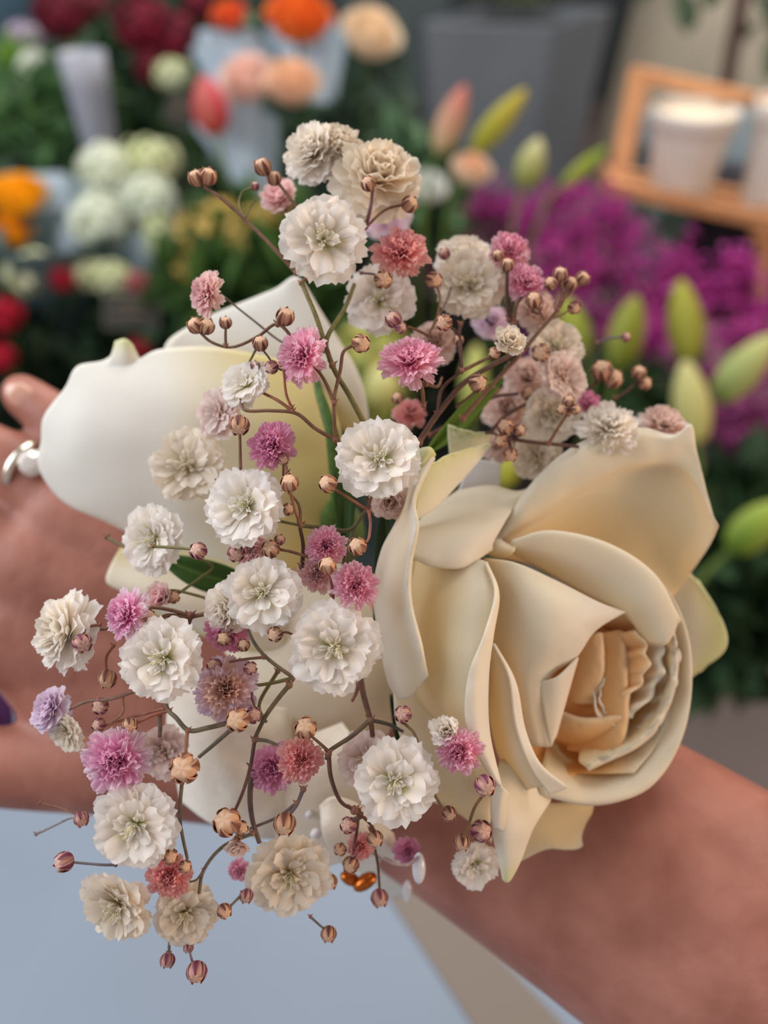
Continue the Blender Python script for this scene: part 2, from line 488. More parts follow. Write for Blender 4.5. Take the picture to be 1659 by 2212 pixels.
# upright apricot folds in the heart
petal([
 [(1240, 1400, 178), (1225, 1480, 178), (1218, 1560, 176), (1225, 1620, 174)],
 [(1290, 1372, 176), (1285, 1470, 174), (1285, 1560, 173), (1280, 1630, 172)],
 [(1335, 1362, 174), (1345, 1470, 171.5), (1345, 1560, 171), (1330, 1630, 171)],
 [(1348, 1368, 175.5), (1358, 1470, 174), (1356, 1560, 173.5), (1338, 1636, 173)],
], [AP2, AP2, PEA, PALE], nu=28, nv=24, ruffle=1.0, rf=0.2, seed=46)
petal([
 [(1250, 1380, 175), (1235, 1440, 175), (1222, 1510, 175)],
 [(1275, 1372, 172.5), (1262, 1440, 172), (1245, 1520, 172.5)],
 [(1296, 1366, 172), (1298, 1440, 171.5), (1284, 1520, 173)],
 [(1300, 1370, 173.5), (1304, 1440, 173.5), (1290, 1524, 175)],
], [AP2, PEA, PALE], nu=24, nv=18, ruffle=1.2, rf=0.3, seed=47)
petal([
 [(1200, 1600, 174), (1260, 1615, 174), (1330, 1610, 174)],
 [(1196, 1565, 172), (1260, 1582, 171), (1340, 1572, 172)],
 [(1204, 1538, 171.5), (1262, 1556, 170), (1345, 1548, 171)],
 [(1206, 1535, 173), (1262, 1552, 172), (1346, 1545, 173)],
], [AP2, PEA, PALE], nu=26, nv=16, ruffle=1.0, rf=0.3, seed=48)
wound(1288, 1500, 179, 0.0016, 0, 330, 0.0062, AP2, 1)
wound(1288, 1500, 179, 0.0027, 120, 400, 0.0068, AP2, 2)
# F3: tall inner petal whose outside faces the camera, ragged rim over the heart
petal([
 [(1045, 1205, 166), (1060, 1290, 167), (1062, 1390, 168), (1095, 1480, 170), (1135, 1600, 172)],
 [(1110, 1215, 164), (1130, 1290, 162), (1120, 1390, 162), (1125, 1490, 164), (1155, 1610, 168)],
 [(1200, 1255, 165), (1200, 1310, 161), (1180, 1390, 160), (1155, 1480, 163), (1175, 1612, 168)],
 [(1290, 1300, 166.5), (1255, 1345, 163), (1225, 1400, 162), (1180, 1470, 164), (1186, 1612, 168)],
 [(1350, 1322, 169), (1285, 1362, 166), (1243, 1420, 165), (1185, 1472, 166), (1190, 1612, 169)],
], [WARM, CREAM, CREAM, PALE, PALE], nu=40, nv=30, ruffle=0.3, rf=0.12, seed=8)
# F4: light flap folded under the ragged rim
petal([
 [(1165, 1472, 163), (1175, 1540, 165), (1190, 1612, 168)],
 [(1205, 1462, 162), (1205, 1520, 165), (1194, 1600, 168)],
 [(1248, 1420, 164.5), (1228, 1490, 167), (1200, 1590, 169)],
], [CREAM, PALE, PALE], nu=22, nv=14, seed=9)
# F2: narrow petal between the front petal and the bud, with its own rolled rim
petal([
 [(1050, 1380, 166), (1058, 1470, 166), (1060, 1560, 166), (1085, 1650, 165), (1130, 1715, 165)],
 [(1062, 1390, 162), (1080, 1470, 160.5), (1090, 1550, 160), (1110, 1630, 159), (1155, 1700, 160)],
 [(1068, 1392, 161), (1112, 1475, 159), (1132, 1575, 158.5), (1165, 1650, 158), (1225, 1700, 161)],
 [(1064, 1390, 160.2), (1098, 1460, 157.8), (1112, 1560, 157), (1142, 1650, 157), (1185, 1716, 160)],
], [WARM, CREAM, PALE, PALE], nu=34, nv=24, seed=10)
petal([
 [(1100, 1460, 170), (1120, 1560, 171), (1160, 1640, 171), (1230, 1680, 170)],
 [(1150, 1500, 175), (1165, 1580, 175), (1195, 1640, 174), (1250, 1670, 172)],
 [(1200, 1520, 178), (1200, 1600, 177), (1230, 1640, 175), (1290, 1660, 173)],
], [APR, APR, WARM], nu=20, nv=16, seed=11)
# E: broad front petal on the left, its free edge rolled back in a long lip
petal([
 [(880, 1215, 172), (880, 1300, 168), (885, 1400, 166), (900, 1500, 165), (960, 1580, 164), (1060, 1720, 163)],
 [(930, 1205, 166), (940, 1290, 160), (945, 1390, 157), (960, 1480, 156), (1000, 1570, 156), (1065, 1715, 158)],
 [(1000, 1205, 163), (1020, 1285, 157), (1015, 1380, 154.5), (1015, 1475, 153.5), (1030, 1570, 154), (1072, 1710, 157)],
 [(1045, 1212, 163), (1072, 1285, 158.5), (1062, 1375, 156), (1053, 1470, 155), (1056, 1580, 155), (1082, 1702, 156)],
 [(1050, 1215, 161.5), (1073, 1280, 156), (1054, 1365, 152.8), (1030, 1455, 151.4), (1032, 1580, 151.8), (1080, 1698, 154.5)],
 [(1048, 1216, 161), (1070, 1280, 155.2), (1048, 1365, 152.2), (1010, 1465, 151), (1010, 1580, 151.4), (1070, 1690, 154)],
], [WARM, (238, 216, 170), CREAM, PALE, PALE, PALE], nu=44, nv=40, ruffle=0.5, seed=12)
# H: the pointed petal hanging down
petal([
 [(1080, 1640, 163), (1110, 1650, 162), (1150, 1690, 164), (1190, 1720, 167)],
 [(1062, 1720, 157), (1100, 1730, 158), (1140, 1735, 161), (1185, 1735, 165)],
 [(1062, 1790, 157), (1095, 1800, 156.5), (1130, 1800, 158.5), (1150, 1790, 161)],
 [(1078, 1860, 159), (1095, 1868, 158.5), (1112, 1865, 159.5), (1125, 1855, 161)],
 [(1086, 1898, 160.5), (1094, 1905, 160), (1100, 1902, 160.5), (1106, 1893, 161)],
], [CREAM, CREAM, PALE, GREENY], nu=26, nv=30, ruffle=0.6, seed=13)
# small knotted lip where E meets H
petal([
 [(1066, 1690, 156), (1064, 1735, 156), (1060, 1790, 157)],
 [(1086, 1700, 154), (1078, 1735, 154.2), (1074, 1790, 156)],
 [(1098, 1715, 156), (1092, 1745, 156), (1090, 1800, 157)],
], [PALE, PALE, CREAM], nu=18, nv=10, seed=14)
# I: small petal under the cup
petal([
 [(1130, 1720, 172), (1190, 1735, 173), (1250, 1725, 174), (1290, 1700, 176)],
 [(1120, 1780, 172), (1180, 1790, 173), (1235, 1785, 175), (1280, 1745, 177)],
 [(1118, 1850, 174), (1180, 1828, 173), (1225, 1826, 174), (1272, 1785, 177)],
 [(1125, 1858, 175), (1182, 1832, 174), (1250, 1832, 175), (1272, 1800, 177)],
], [WARM, WARM, CREAM], nu=26, nv=18, seed=15)
# L: shaded lower left petal behind the small blooms
petal([
 [(850, 1490, 166), (900, 1495, 168), (980, 1560, 170), (1060, 1640, 170)],
 [(856, 1560, 164), (910, 1580, 165), (970, 1640, 166), (1060, 1720, 168)],
 [(880, 1640, 165), (930, 1660, 165), (990, 1700, 166), (1060, 1780, 167)],
 [(920, 1730, 168), (960, 1740, 168), (1010, 1770, 168), (1062, 1820, 168)],
], [CREAM, CREAM, WARM], nu=26, nv=22, seed=16)
# B: upper left petal with a rounded rolled lip
petal([
 [(990, 1060, 178), (1060, 1050, 178), (1120, 1062, 178), (1180, 1040, 178)],
 [(920, 1110, 172), (1000, 1090, 172), (1070, 1090, 172), (1120, 1085, 174)],
 [(895, 1150, 163), (960, 1150, 162), (1030, 1145, 163), (1095, 1120, 168)],
 [(888, 1192, 159), (940, 1205, 158.5), (1000, 1200, 159.5), (1065, 1170, 165)],
 [(892, 1205, 160), (935, 1222, 159.5), (1000, 1224, 160.5), (1062, 1186, 166)],
 [(905, 1200, 163), (940, 1212, 163), (1000, 1214, 164), (1055, 1190, 168)],
], [CREAM, CREAM, PALE, PALE, WARM], nu=34, nv=34, ruffle=0.4, seed=17)
# A: crinkled narrow outer petal at the very left, tip down
petal([
 [(905, 1000, 163), (860, 1120, 160), (825, 1190, 160), (808, 1280, 161), (820, 1380, 160), (838, 1470, 158), (862, 1510, 157)],
 [(905, 985, 160), (875, 1100, 156), (850, 1190, 156), (840, 1290, 156), (855, 1390, 156), (868, 1470, 155), (875, 1508, 156)],
 [(918, 980, 157), (885, 1090, 152.5), (880, 1180, 152), (868, 1290, 152.5), (880, 1380, 153), (898, 1450, 153), (892, 1500, 155)],
 [(935, 985, 156), (892, 1075, 150.5), (899, 1135, 149), (884, 1210, 150), (884, 1300, 151), (908, 1400, 151), (922, 1462, 153)],
 [(938, 990, 158), (898, 1080, 152.5), (903, 1140, 151.5), (889, 1215, 152.5), (888, 1300, 153), (912, 1400, 153), (918, 1470, 155)],
], [PALE, PALE, CREAM, PALE, (236, 234, 198)], nu=60, nv=26, ruffle=0.5, rf=0.3, seed=18)
# K: greenish wrinkled petal above, running up to the right
petal([
 [(885, 1130, 164), (935, 1100, 165), (985, 1050, 167), (1060, 965, 170)],
 [(890, 1080, 161), (925, 1060, 162), (975, 1010, 165), (1058, 958, 170)],
 [(898, 1010, 159), (925, 1015, 160), (965, 990, 163), (1030, 965, 168)],
 [(908, 970, 157), (935, 1000, 158.5), (965, 985, 161.5), (1010, 972, 166)],
], [PALE, (234, 232, 192), GREENY], nu=30, nv=22, ruffle=1.2, rf=0.3, seed=19)
petal([
 [(900, 1100, 158), (885, 1040, 157), (900, 985, 157), (912, 968, 157)],
 [(908, 1060, 156.5), (905, 1020, 155), (922, 975, 155), (930, 968, 156)],
 [(905, 1050, 158), (918, 1020, 157), (936, 990, 156.5), (940, 982, 157)],
], [GREENY, GREENY, (214, 214, 140)], nu=22, nv=12, seed=20)
petal([
 [(972, 990, 172), (1010, 985, 173), (1050, 968, 174)],
 [(968, 950, 171), (1012, 955, 172), (1058, 945, 173.5)],
 [(968, 918, 170), (1015, 932, 171), (1062, 935, 173)],
], [(234, 232, 192), (238, 236, 204), GREENY], nu=18, nv=14, ruffle=1.5, rf=0.4, seed=21)
# the small knot of petal tips where B, C and the bud meet
petal([
 [(1040, 1180, 169), (1060, 1200, 168), (1085, 1205, 168)],
 [(1055, 1165, 167), (1080, 1185, 166), (1110, 1192, 166)],
 [(1080, 1165, 167), (1100, 1178, 166.5), (1112, 1178, 167)],
], [WARM, CREAM], nu=12, nv=10, seed=22)
# receptacle and sepals behind the rose
hp = MB()
hp.ellipsoid(P(1010, 1380, 186), (RIGHT * 0.010, UP * 0.010, BACK * 0.008), (96, 120, 62), 16, 10)
hp.tube([P(1010, 1380, 190), P(900, 1400, 192), P(760, 1450, 193)], [0.0035, 0.003, 0.0025], (86, 112, 58), 10)
hp.build('rose_hip', M_STEM, rose)

rose2 = empty('rose', P(600, 1000, 200), 'white rose turned away at left behind the small blooms', 'rose')
def petal2(rows, cols, **k):
    return sheet('petal', rows, M_ROSE, rose2, cols, **k)
YEL = (232, 214, 150)
petal2([
 [(560, 640, 199), (600, 622, 198), (640, 598, 197), (672, 640, 198), (700, 700, 199)],
 [(440, 690, 199), (560, 680, 197), (640, 680, 196), (720, 730, 197), (770, 800, 198)],
 [(355, 752, 199), (520, 760, 196), (640, 780, 195), (740, 800, 195), (796, 905, 197)],
 [(400, 850, 199), (520, 850, 197), (640, 880, 196), (720, 920, 196), (790, 960, 198)],
], [WHITE, WHITE, PALE, YEL], nu=34, nv=26, seed=31)
petal2([
 [(272, 738, 190), (228, 778, 190), (168, 792, 190), (142, 838, 189.5), (96, 900, 190), (90, 955, 190), (82, 1000, 191), (108, 1052, 191), (150, 1092, 191), (225, 1124, 192), (330, 1175, 192)],
 [(292, 778, 189), (230, 840, 185.5), (185, 910, 184), (180, 1000, 184), (220, 1070, 185), (290, 1130, 187), (370, 1190, 190)],
 [(345, 756, 190), (360, 850, 184), (350, 920, 182), (350, 1000, 182), (370, 1080, 183), (410, 1140, 185), (450, 1210, 188)],
 [(450, 750, 191), (490, 850, 186), (500, 920, 184), (510, 1000, 184), (520, 1080, 184), (540, 1150, 186), (560, 1230, 188)],
 [(560, 768, 192), (610, 850, 189), (640, 930, 187), (650, 1000, 187), (650, 1080, 187), (640, 1150, 188), (640, 1230, 190)],
 [(660, 790, 194), (710, 860, 193), (735, 930, 192), (745, 1010, 191), (745, 1080, 191), (735, 1150, 192), (700, 1230, 193)],
], [WHITE, WHITE, WHITE, (240, 230, 196), YEL, YEL], nu=60, nv=44, ruffle=0.0, seed=32)
# the curled point of the big petal
petal2([
 [(228, 800, 188.5), (270, 806, 188), (322, 800, 188.5)],
 [(243, 762, 189), (272, 768, 187.6), (302, 776, 189)],
 [(250, 738, 189.5), (270, 732, 188), (286, 746, 189.5)],
], [WHITE, PALE, GREENY], nu=12, nv=10, seed=33)
petal2([
 [(560, 1180, 190), (460, 1170, 190), (350, 1160, 190), (262, 1182, 189)],
 [(580, 1270, 186), (470, 1260, 184), (340, 1240, 184), (238, 1225, 186)],
 [(600, 1340, 184), (480, 1320, 182), (350, 1290, 182), (232, 1258, 186)],
 [(620, 1400, 185), (500, 1375, 183), (400, 1340, 184), (270, 1280, 187)],
 [(640, 1430, 188), (520, 1400, 187), (430, 1370, 187), (300, 1310, 190)],
], [YEL, CREAM, CREAM, PALE, GREENY], nu=40, nv=30, seed=34)
petal2([
 [(700, 1180, 192), (620, 1260, 190), (560, 1330, 190), (480, 1400, 192)],
 [(770, 1260, 188), (690, 1340, 185), (620, 1400, 184), (520, 1460, 186)],
 [(830, 1380, 186), (750, 1450, 182), (660, 1510, 181), (560, 1560, 184)],
 [(850, 1480, 187), (800, 1560, 183), (700, 1620, 182), (600, 1660, 186)],
 [(850, 1560, 190), (800, 1650, 187), (720, 1700, 186), (620, 1730, 190)],
], [CREAM, CREAM, CREAM, PALE], nu=40, nv=30, seed=35)
hp = MB()
hp.ellipsoid(P(700, 1150, 200), (RIGHT * 0.010, UP * 0.010, BACK * 0.006), (96, 120, 62), 16, 10)
hp.tube([P(700, 1150, 196), P(740, 1080, 182), P(733, 1030, 178), P(716, 930, 176), P(690, 850, 179), P(675, 790, 184)],
        [0.0030, 0.0026, 0.0022, 0.0014, 0.0010, 0.0004], (74, 104, 44), 10)
hp.build('rose_hip', M_STEM, rose2)

# leaves among the flowers
def leaf(name, pts, w, d, label, col=(58, 92, 34), parent=None, fold=1.2):
    parent = rose if pts[0][0] > 780 else rose2
    sp = spline(pts, 18); mb = MB(); G = []; cc = []
    for i, p in enumerate(sp):
        t = i / 17
        q = sp[min(i + 1, 17)] - sp[max(i - 1, 0)]; L = math.hypot(q[0], q[1]) or 1
        nx, ny = -q[1] / L, q[0] / L
        ww = w * (math.sin(math.pi * min(1, t * 0.96 + 0.02)) ** 0.7)
        G.append([P(p[0] + nx * ww * k, p[1] + ny * ww * k, p[2] - fold * abs(k) + fold) for k in (-1, -.6, -.2, 0, .2, .6, 1)])
        cc.append([mixc(col, (120, 150, 70), 0.5 if k == 3 else 0.0) for k in range(7)])
    mb.grid(G, cc)
    o = mb.build(name, M_LEAF, parent, solid=0.0004)
    return tag(o, label)
leaf('leaf', [(350, 1205, 174), (420, 1235, 173), (500, 1260, 174), (590, 1290, 176)], 34, 176, 'dark green leaf under the white bloom left of centre')
leaf('leaf', [(925, 975, 172), (975, 930, 172), (1030, 870, 173), (1085, 815, 175)], 20, 174, 'bright green narrow leaf behind the top edge of the cream rose', (112, 140, 50))
leaf('leaf', [(742, 1190, 176), (745, 1100, 176), (742, 1010, 176), (716, 940, 178)], 24, 178, 'dark green leaf standing upright beside the central white bloom', (52, 84, 34))
leaf('leaf', [(815, 1380, 168), (835, 1270, 168), (838, 1170, 169), (830, 1090, 170)], 30, 170, 'dark green leaf tucked behind the left edge of the cream rose', (34, 56, 28))
leaf('leaf', [(845, 1500, 170), (868, 1600, 170), (888, 1690, 171), (900, 1760, 172)], 14, 170, 'thin dark green leaf hanging below the left edge of the cream rose', (52, 72, 44))

# satin ribbon loops and the wrist band
M_SATIN = mat('satin', (236, 226, 208), rough=0.28, spec=0.6, sheen=0.4, nscale=300, namp=0.05, bump=0.25, bscale=900)
M_SATINW = mat('satin_white', (238, 238, 240), rough=0.3, spec=0.5, bump=0.2, bscale=900)
def ribbon(name, rows, label, m=M_SATIN, **k):
    e = sheet(name, rows, m, None, [(240, 240, 240)] * 2, **k)
    return tag(e, label, 'ribbon')
ribbon('satin_ribbon', [
 [(370, 1500, 176), (360, 1560, 178), (372, 1640, 180), (390, 1730, 182)],
 [(430, 1480, 171), (430, 1570, 170), (440, 1680, 172), (460, 1780, 178)],
 [(500, 1500, 170), (510, 1600, 168), (540, 1700, 170), (560, 1810, 177)],
 [(560, 1520, 174), (600, 1610, 174), (650, 1720, 176), (660, 1800, 182)],
 [(620, 1530, 182), (660, 1610, 183), (700, 1700, 184), (740, 1780, 188)],
], 'cream satin ribbon loop under the lower left blooms', nu=40, nv=40, ruffle=7, rf=.05, seed=61, solid=0.0003)
ribbon('satin_ribbon', [
 [(560, 1640, 180), (640, 1600, 178), (740, 1560, 179)],
 [(600, 1740, 175), (690, 1680, 172), (780, 1620, 174)],
 [(640, 1850, 177), (730, 1790, 174), (810, 1720, 174)],
 [(680, 1880, 184), (760, 1850, 182), (840, 1790, 182)],
], 'cream satin ribbon loop pointing down beneath the purple pink blooms', nu=30, nv=30, solid=0.0003)
ribbon('satin_ribbon', [
 [(690, 1740, 170), (720, 1720, 169), (780, 1740, 170), (850, 1800, 172)],
 [(700, 1810, 168), (740, 1800, 167), (800, 1800, 168), (860, 1840, 171)],
 [(740, 1870, 172), (780, 1850, 172), (830, 1850, 172), (870, 1870, 174)],
], 'pale satin ribbon fold above the hanging pearl drop', nu=24, nv=20, solid=0.0003)
ribbon('satin_ribbon', [
 [(1010, 990, 181), (1045, 994, 181), (1082, 1002, 182)],
 [(1000, 1030, 181), (1040, 1030, 181), (1080, 1032, 182)],
 [(985, 1075, 182), (1035, 1072, 182), (1080, 1070, 183)],
], 'white ribbon end standing above the cream rose', m=M_SATINW, nu=16, nv=16, solid=0.0003)
ribbon('wrist_band', [
 [(640, 1790, 192), (720, 1850, 196), (800, 1905, 206), (840, 1940, 218)],
 [(760, 1740, 186), (820, 1810, 190), (870, 1880, 200), (900, 1930, 214)],
], 'cream satin band tied round the wrist', nu=24, nv=10, solid=0.0004)
M_PEARL = mat('pearl', (226, 226, 236), rough=0.12, spec=0.7, coat=0.8)
def bead(px, py, rx, ry, d, label, m=M_PEARL, name='pearl_bead'):
    mb = MB(); r = mm(1, d)
    mb.ellipsoid(P(px, py, d), (RIGHT * rx * r, UP * ry * r, BACK * rx * r), (230, 230, 236), 20, 14)
    return tag(mb.build(name, m, None), label, 'bead')
bead(905, 1875, 15, 34, 166, 'drop shaped pearly bead hanging on a thin wire above the wrist')
bead(682, 1802, 12, 13, 170, 'round pale blue pearly bead beside the cream ribbon')
bead(668, 1760, 9, 9, 172, 'tiny pearly bead just above the round pale blue bead')
bead(880, 1925, 10, 24, 182, 'clear elongated bead lying against the wrist below the corsage')
wmb = MB(); wmb.tube([P(p[0], p[1], p[2]) for p in spline([(800, 1838, 164), (840, 1862, 163), (880, 1868, 164), (905, 1850, 165)], 14)], 0.00035, (170, 150, 150), 6)
tag(wmb.build('beaded_wire', M_STEM, None), 'thin curved wire carrying the pearly drop bead', 'wire')
gmb = MB()
gpts = []
for k in range(28):
    a = 2 * math.pi * k / 28
    gpts.append(P(775 + 34 * math.cos(a), 1885 + 28 * math.sin(a), 178 + 4 * math.sin(a)))
gmb.ellipsoid(P(788, 1905, 176), (RIGHT * .0026 + UP * .001, UP * .0018, BACK * .002), (220, 150, 60), 14, 10)
gmb.ellipsoid(P(756, 1898, 177), (RIGHT * .0020, UP * .0016 - RIGHT * .0008, BACK * .0016), (220, 150, 60), 14, 10)
tag(gmb.build('copper_clasp', mat('copper_metal', (190, 104, 44), rough=0.25, metal=1.0), None), 'copper coloured metal clasp under the flowers at the wrist', 'clasp')
# ------------------------------------------------------------------ small blooms, buds and stems
def bloom_mesh(mb, c, axis, R, seed, kind, cc, ce, cen, squash=1.0, spin=None):
    """many layered double bloom. kind: open | pom | cup | tuft"""
    rnd = random.Random(seed)
    q = axis.to_track_quat('Z', 'Y')
    if spin is not None: q = q @ Matrix.Rotation(spin, 4, 'Z').to_quaternion()
    if kind == 'open':   # (count, length, elevation base, elevation tip, width)
        layers = [(10, 1.0, 12, -12, .36), (10, .98, 20, -3, .35), (9, .92, 26, 6, .33), (7, .78, 32, 14, .29), (4, .56, 44, 22, .20), (6, .42, 58, 24, .07), (5, .34, 78, 44, .06)]
        ruf = .045
    elif kind == 'pom':
        layers = [(9, .98, -12, -34, .34), (9, 1.0, 6, -12, .36), (9, .98, 22, 8, .36), (9, .95, 36, 24, .34), (8, .92, 48, 40, .32), (8, .88, 60, 54, .30), (7, .84, 72, 68, .28), (5, .80, 84, 82, .26)]
        ruf = .05
    elif kind == 'tuft':
        layers = [(9, .95, 0, -22, .22), (10, 1.0, 16, 0, .22), (10, .98, 30, 16, .22), (10, .94, 42, 34, .22), (9, .90, 54, 48, .21), (9, .86, 66, 62, .2), (8, .82, 78, 76, .2), (5, .76, 86, 86, .2)]
        ruf = .075
    else:                # cup: half open, seen from the side
        layers = [(8, 1.0, 48, 22, .34), (8, 1.0, 56, 36, .34), (8, .98, 64, 50, .32), (7, .96, 72, 62, .30), (6, .94, 80, 76, .28)]
        ruf = .05
    ns, nt = 6, 9
    for li, (n, L, e0, e1, wd) in enumerate(layers):
        a0 = rnd.random() * 6.28
        for k in range(n):
            a = a0 + 2 * math.pi * (k + rnd.uniform(-.3, .3)) / n
            l = L * rnd.uniform(.86, 1.08); w = wd * rnd.uniform(.8, 1.2)
            E0 = math.radians(e0 + rnd.uniform(-8, 8)); E1 = math.radians(e1 + rnd.uniform(-14, 14))
            tw = rnd.uniform(-.35, .35); ph = rnd.random() * 6.28; lobes = rnd.choice((2, 3, 3, 4))
            dr = Vector((math.cos(a), math.sin(a), 0)); sd = Vector((-math.sin(a), math.cos(a), 0))
            pts, cols = [], []
            r_, z_ = 0.02, 0.0
            spine = []
            for i in range(ns):
                s = i / (ns - 1)
                e = E0 * (1 - s) + E1 * s
                spine.append((r_, z_, e))
                r_ += math.cos(e) * l / (ns - 1); z_ += math.sin(e) * l / (ns - 1)
            dark = rnd.uniform(-.12, .12); white = rnd.choice((0, 0, .1, .35))
            for i in range(ns):
                s = i / (ns - 1); rr, zz, e = spine[i]
                ww = w * (0.14 + 0.86 * (math.sin(min(1, s * 1.05) * math.pi * .5) ** 1.15)) * (1 - .12 * max(0, s - .85) / .15)
                row, cr_ = [], []
                nv_ = Vector((-math.sin(e), 0, math.cos(e)))
                for j in range(nt):
                    t = -1 + 2 * j / (nt - 1)
                    ext = (-.15 * t * t + (.030 if j % 2 else -.025) + .03 * math.cos(t * math.pi * lobes + ph * .2) + .02 * math.sin(j * 2.4 + ph)) * (s ** 4) * l
                    up = (.03 * (abs(t) ** 2) * s + ruf * math.sin(t * (5 if kind != 'tuft' else 7) + ph) * s * s + tw * t * ww * .6)
                    p = dr * (rr + ext * math.cos(e)) + Vector((0, 0, zz + ext * math.sin(e))) + sd * (t * ww)
                    p += dr * (nv_.x * up) + Vector((0, 0, nv_.z * up))
                    p.z *= squash
                    row.append(c + q @ (p * R))
                    g = s * (1.0 if kind == 'open' else .9) + dark
                    if kind == 'open':
                        co = mixc(cen, cc, min(1, (max(0, g) / .38) ** 1.4)) if g < .38 else mixc(cc, ce, (g - .38) / .5)
                    else:
                        co = mixc(cc, ce, max(0, (g - .45)) * 1.9 * (1 - .10 * li) + white) if li > 1 else mixc(cc, ce, .35 + .65 * s)
                    cr_.append(co)
                pts.append(row); cols.append(cr_)
            mb.grid(pts, cols)
    return q

def calyx(mb, c, q, R, seed, col=(126, 84, 66)):
    rnd = random.Random(seed)
    for k in range(5):
        a = k * 2 * math.pi / 5 + rnd.random() * .2
        pts, cols = [], []
        for i in range(5):
            s = i / 4; row = []; cr_ = []
            r = R * (.10 + .22 * math.sin(s * 1.5)); z = R * (-.30 + .34 * s)
            for j in range(5):
                t = -1 + j / 2; aa = a + t * .58 * (1 - s ** 3 * .8)
                row.append(c + q @ Vector((r * math.cos(aa), r * math.sin(aa), z)))
                cr_.append(mixc(col, (206, 170, 140), abs(t) ** 3))
            pts.append(row); cols.append(cr_)
        mb.grid(pts, cols)

def stamens(mb, c, q, R, seed):
    rnd = random.Random(seed)
    for k in range(9):
        a = rnd.random() * 6.28; r1 = R * rnd.uniform(.03, .13); h = R * rnd.uniform(.32, .55); b = rnd.uniform(-.1, .1) * R
        pts = [c + q @ Vector((r1 * .4 * math.cos(a), r1 * .4 * math.sin(a), R * .1)),
               c + q @ Vector((r1 * math.cos(a) + b * .4, r1 * math.sin(a), h * .6)),
               c + q @ Vector((r1 * 1.4 * math.cos(a) + b, r1 * 1.4 * math.sin(a) + b, h))]
        mb.tube(pts, [R * .012, R * .012, R * .018], (226, 222, 190), 5)

WT = ((248, 238, 224), (253, 249, 245), (190, 200, 78))
CR = ((240, 226, 204), (248, 240, 228), (196, 176, 104))
BL = ((234, 206, 196), (246, 232, 226), (200, 180, 120))
PK = ((242, 164, 194), (248, 212, 224), (232, 120, 170))
CO = ((242, 166, 170), (248, 202, 196), (226, 120, 130))
LP = ((244, 194, 198), (248, 226, 222), (226, 150, 160))
PW = ((243, 164, 206), (250, 230, 240), (232, 120, 180))
MG = ((236, 160, 196), (240, 186, 212), (200, 90, 150))
LI = ((248, 216, 194), (242, 222, 244), (190, 120, 90))
ML = ((236, 214, 232), (246, 234, 246), (200, 180, 120))

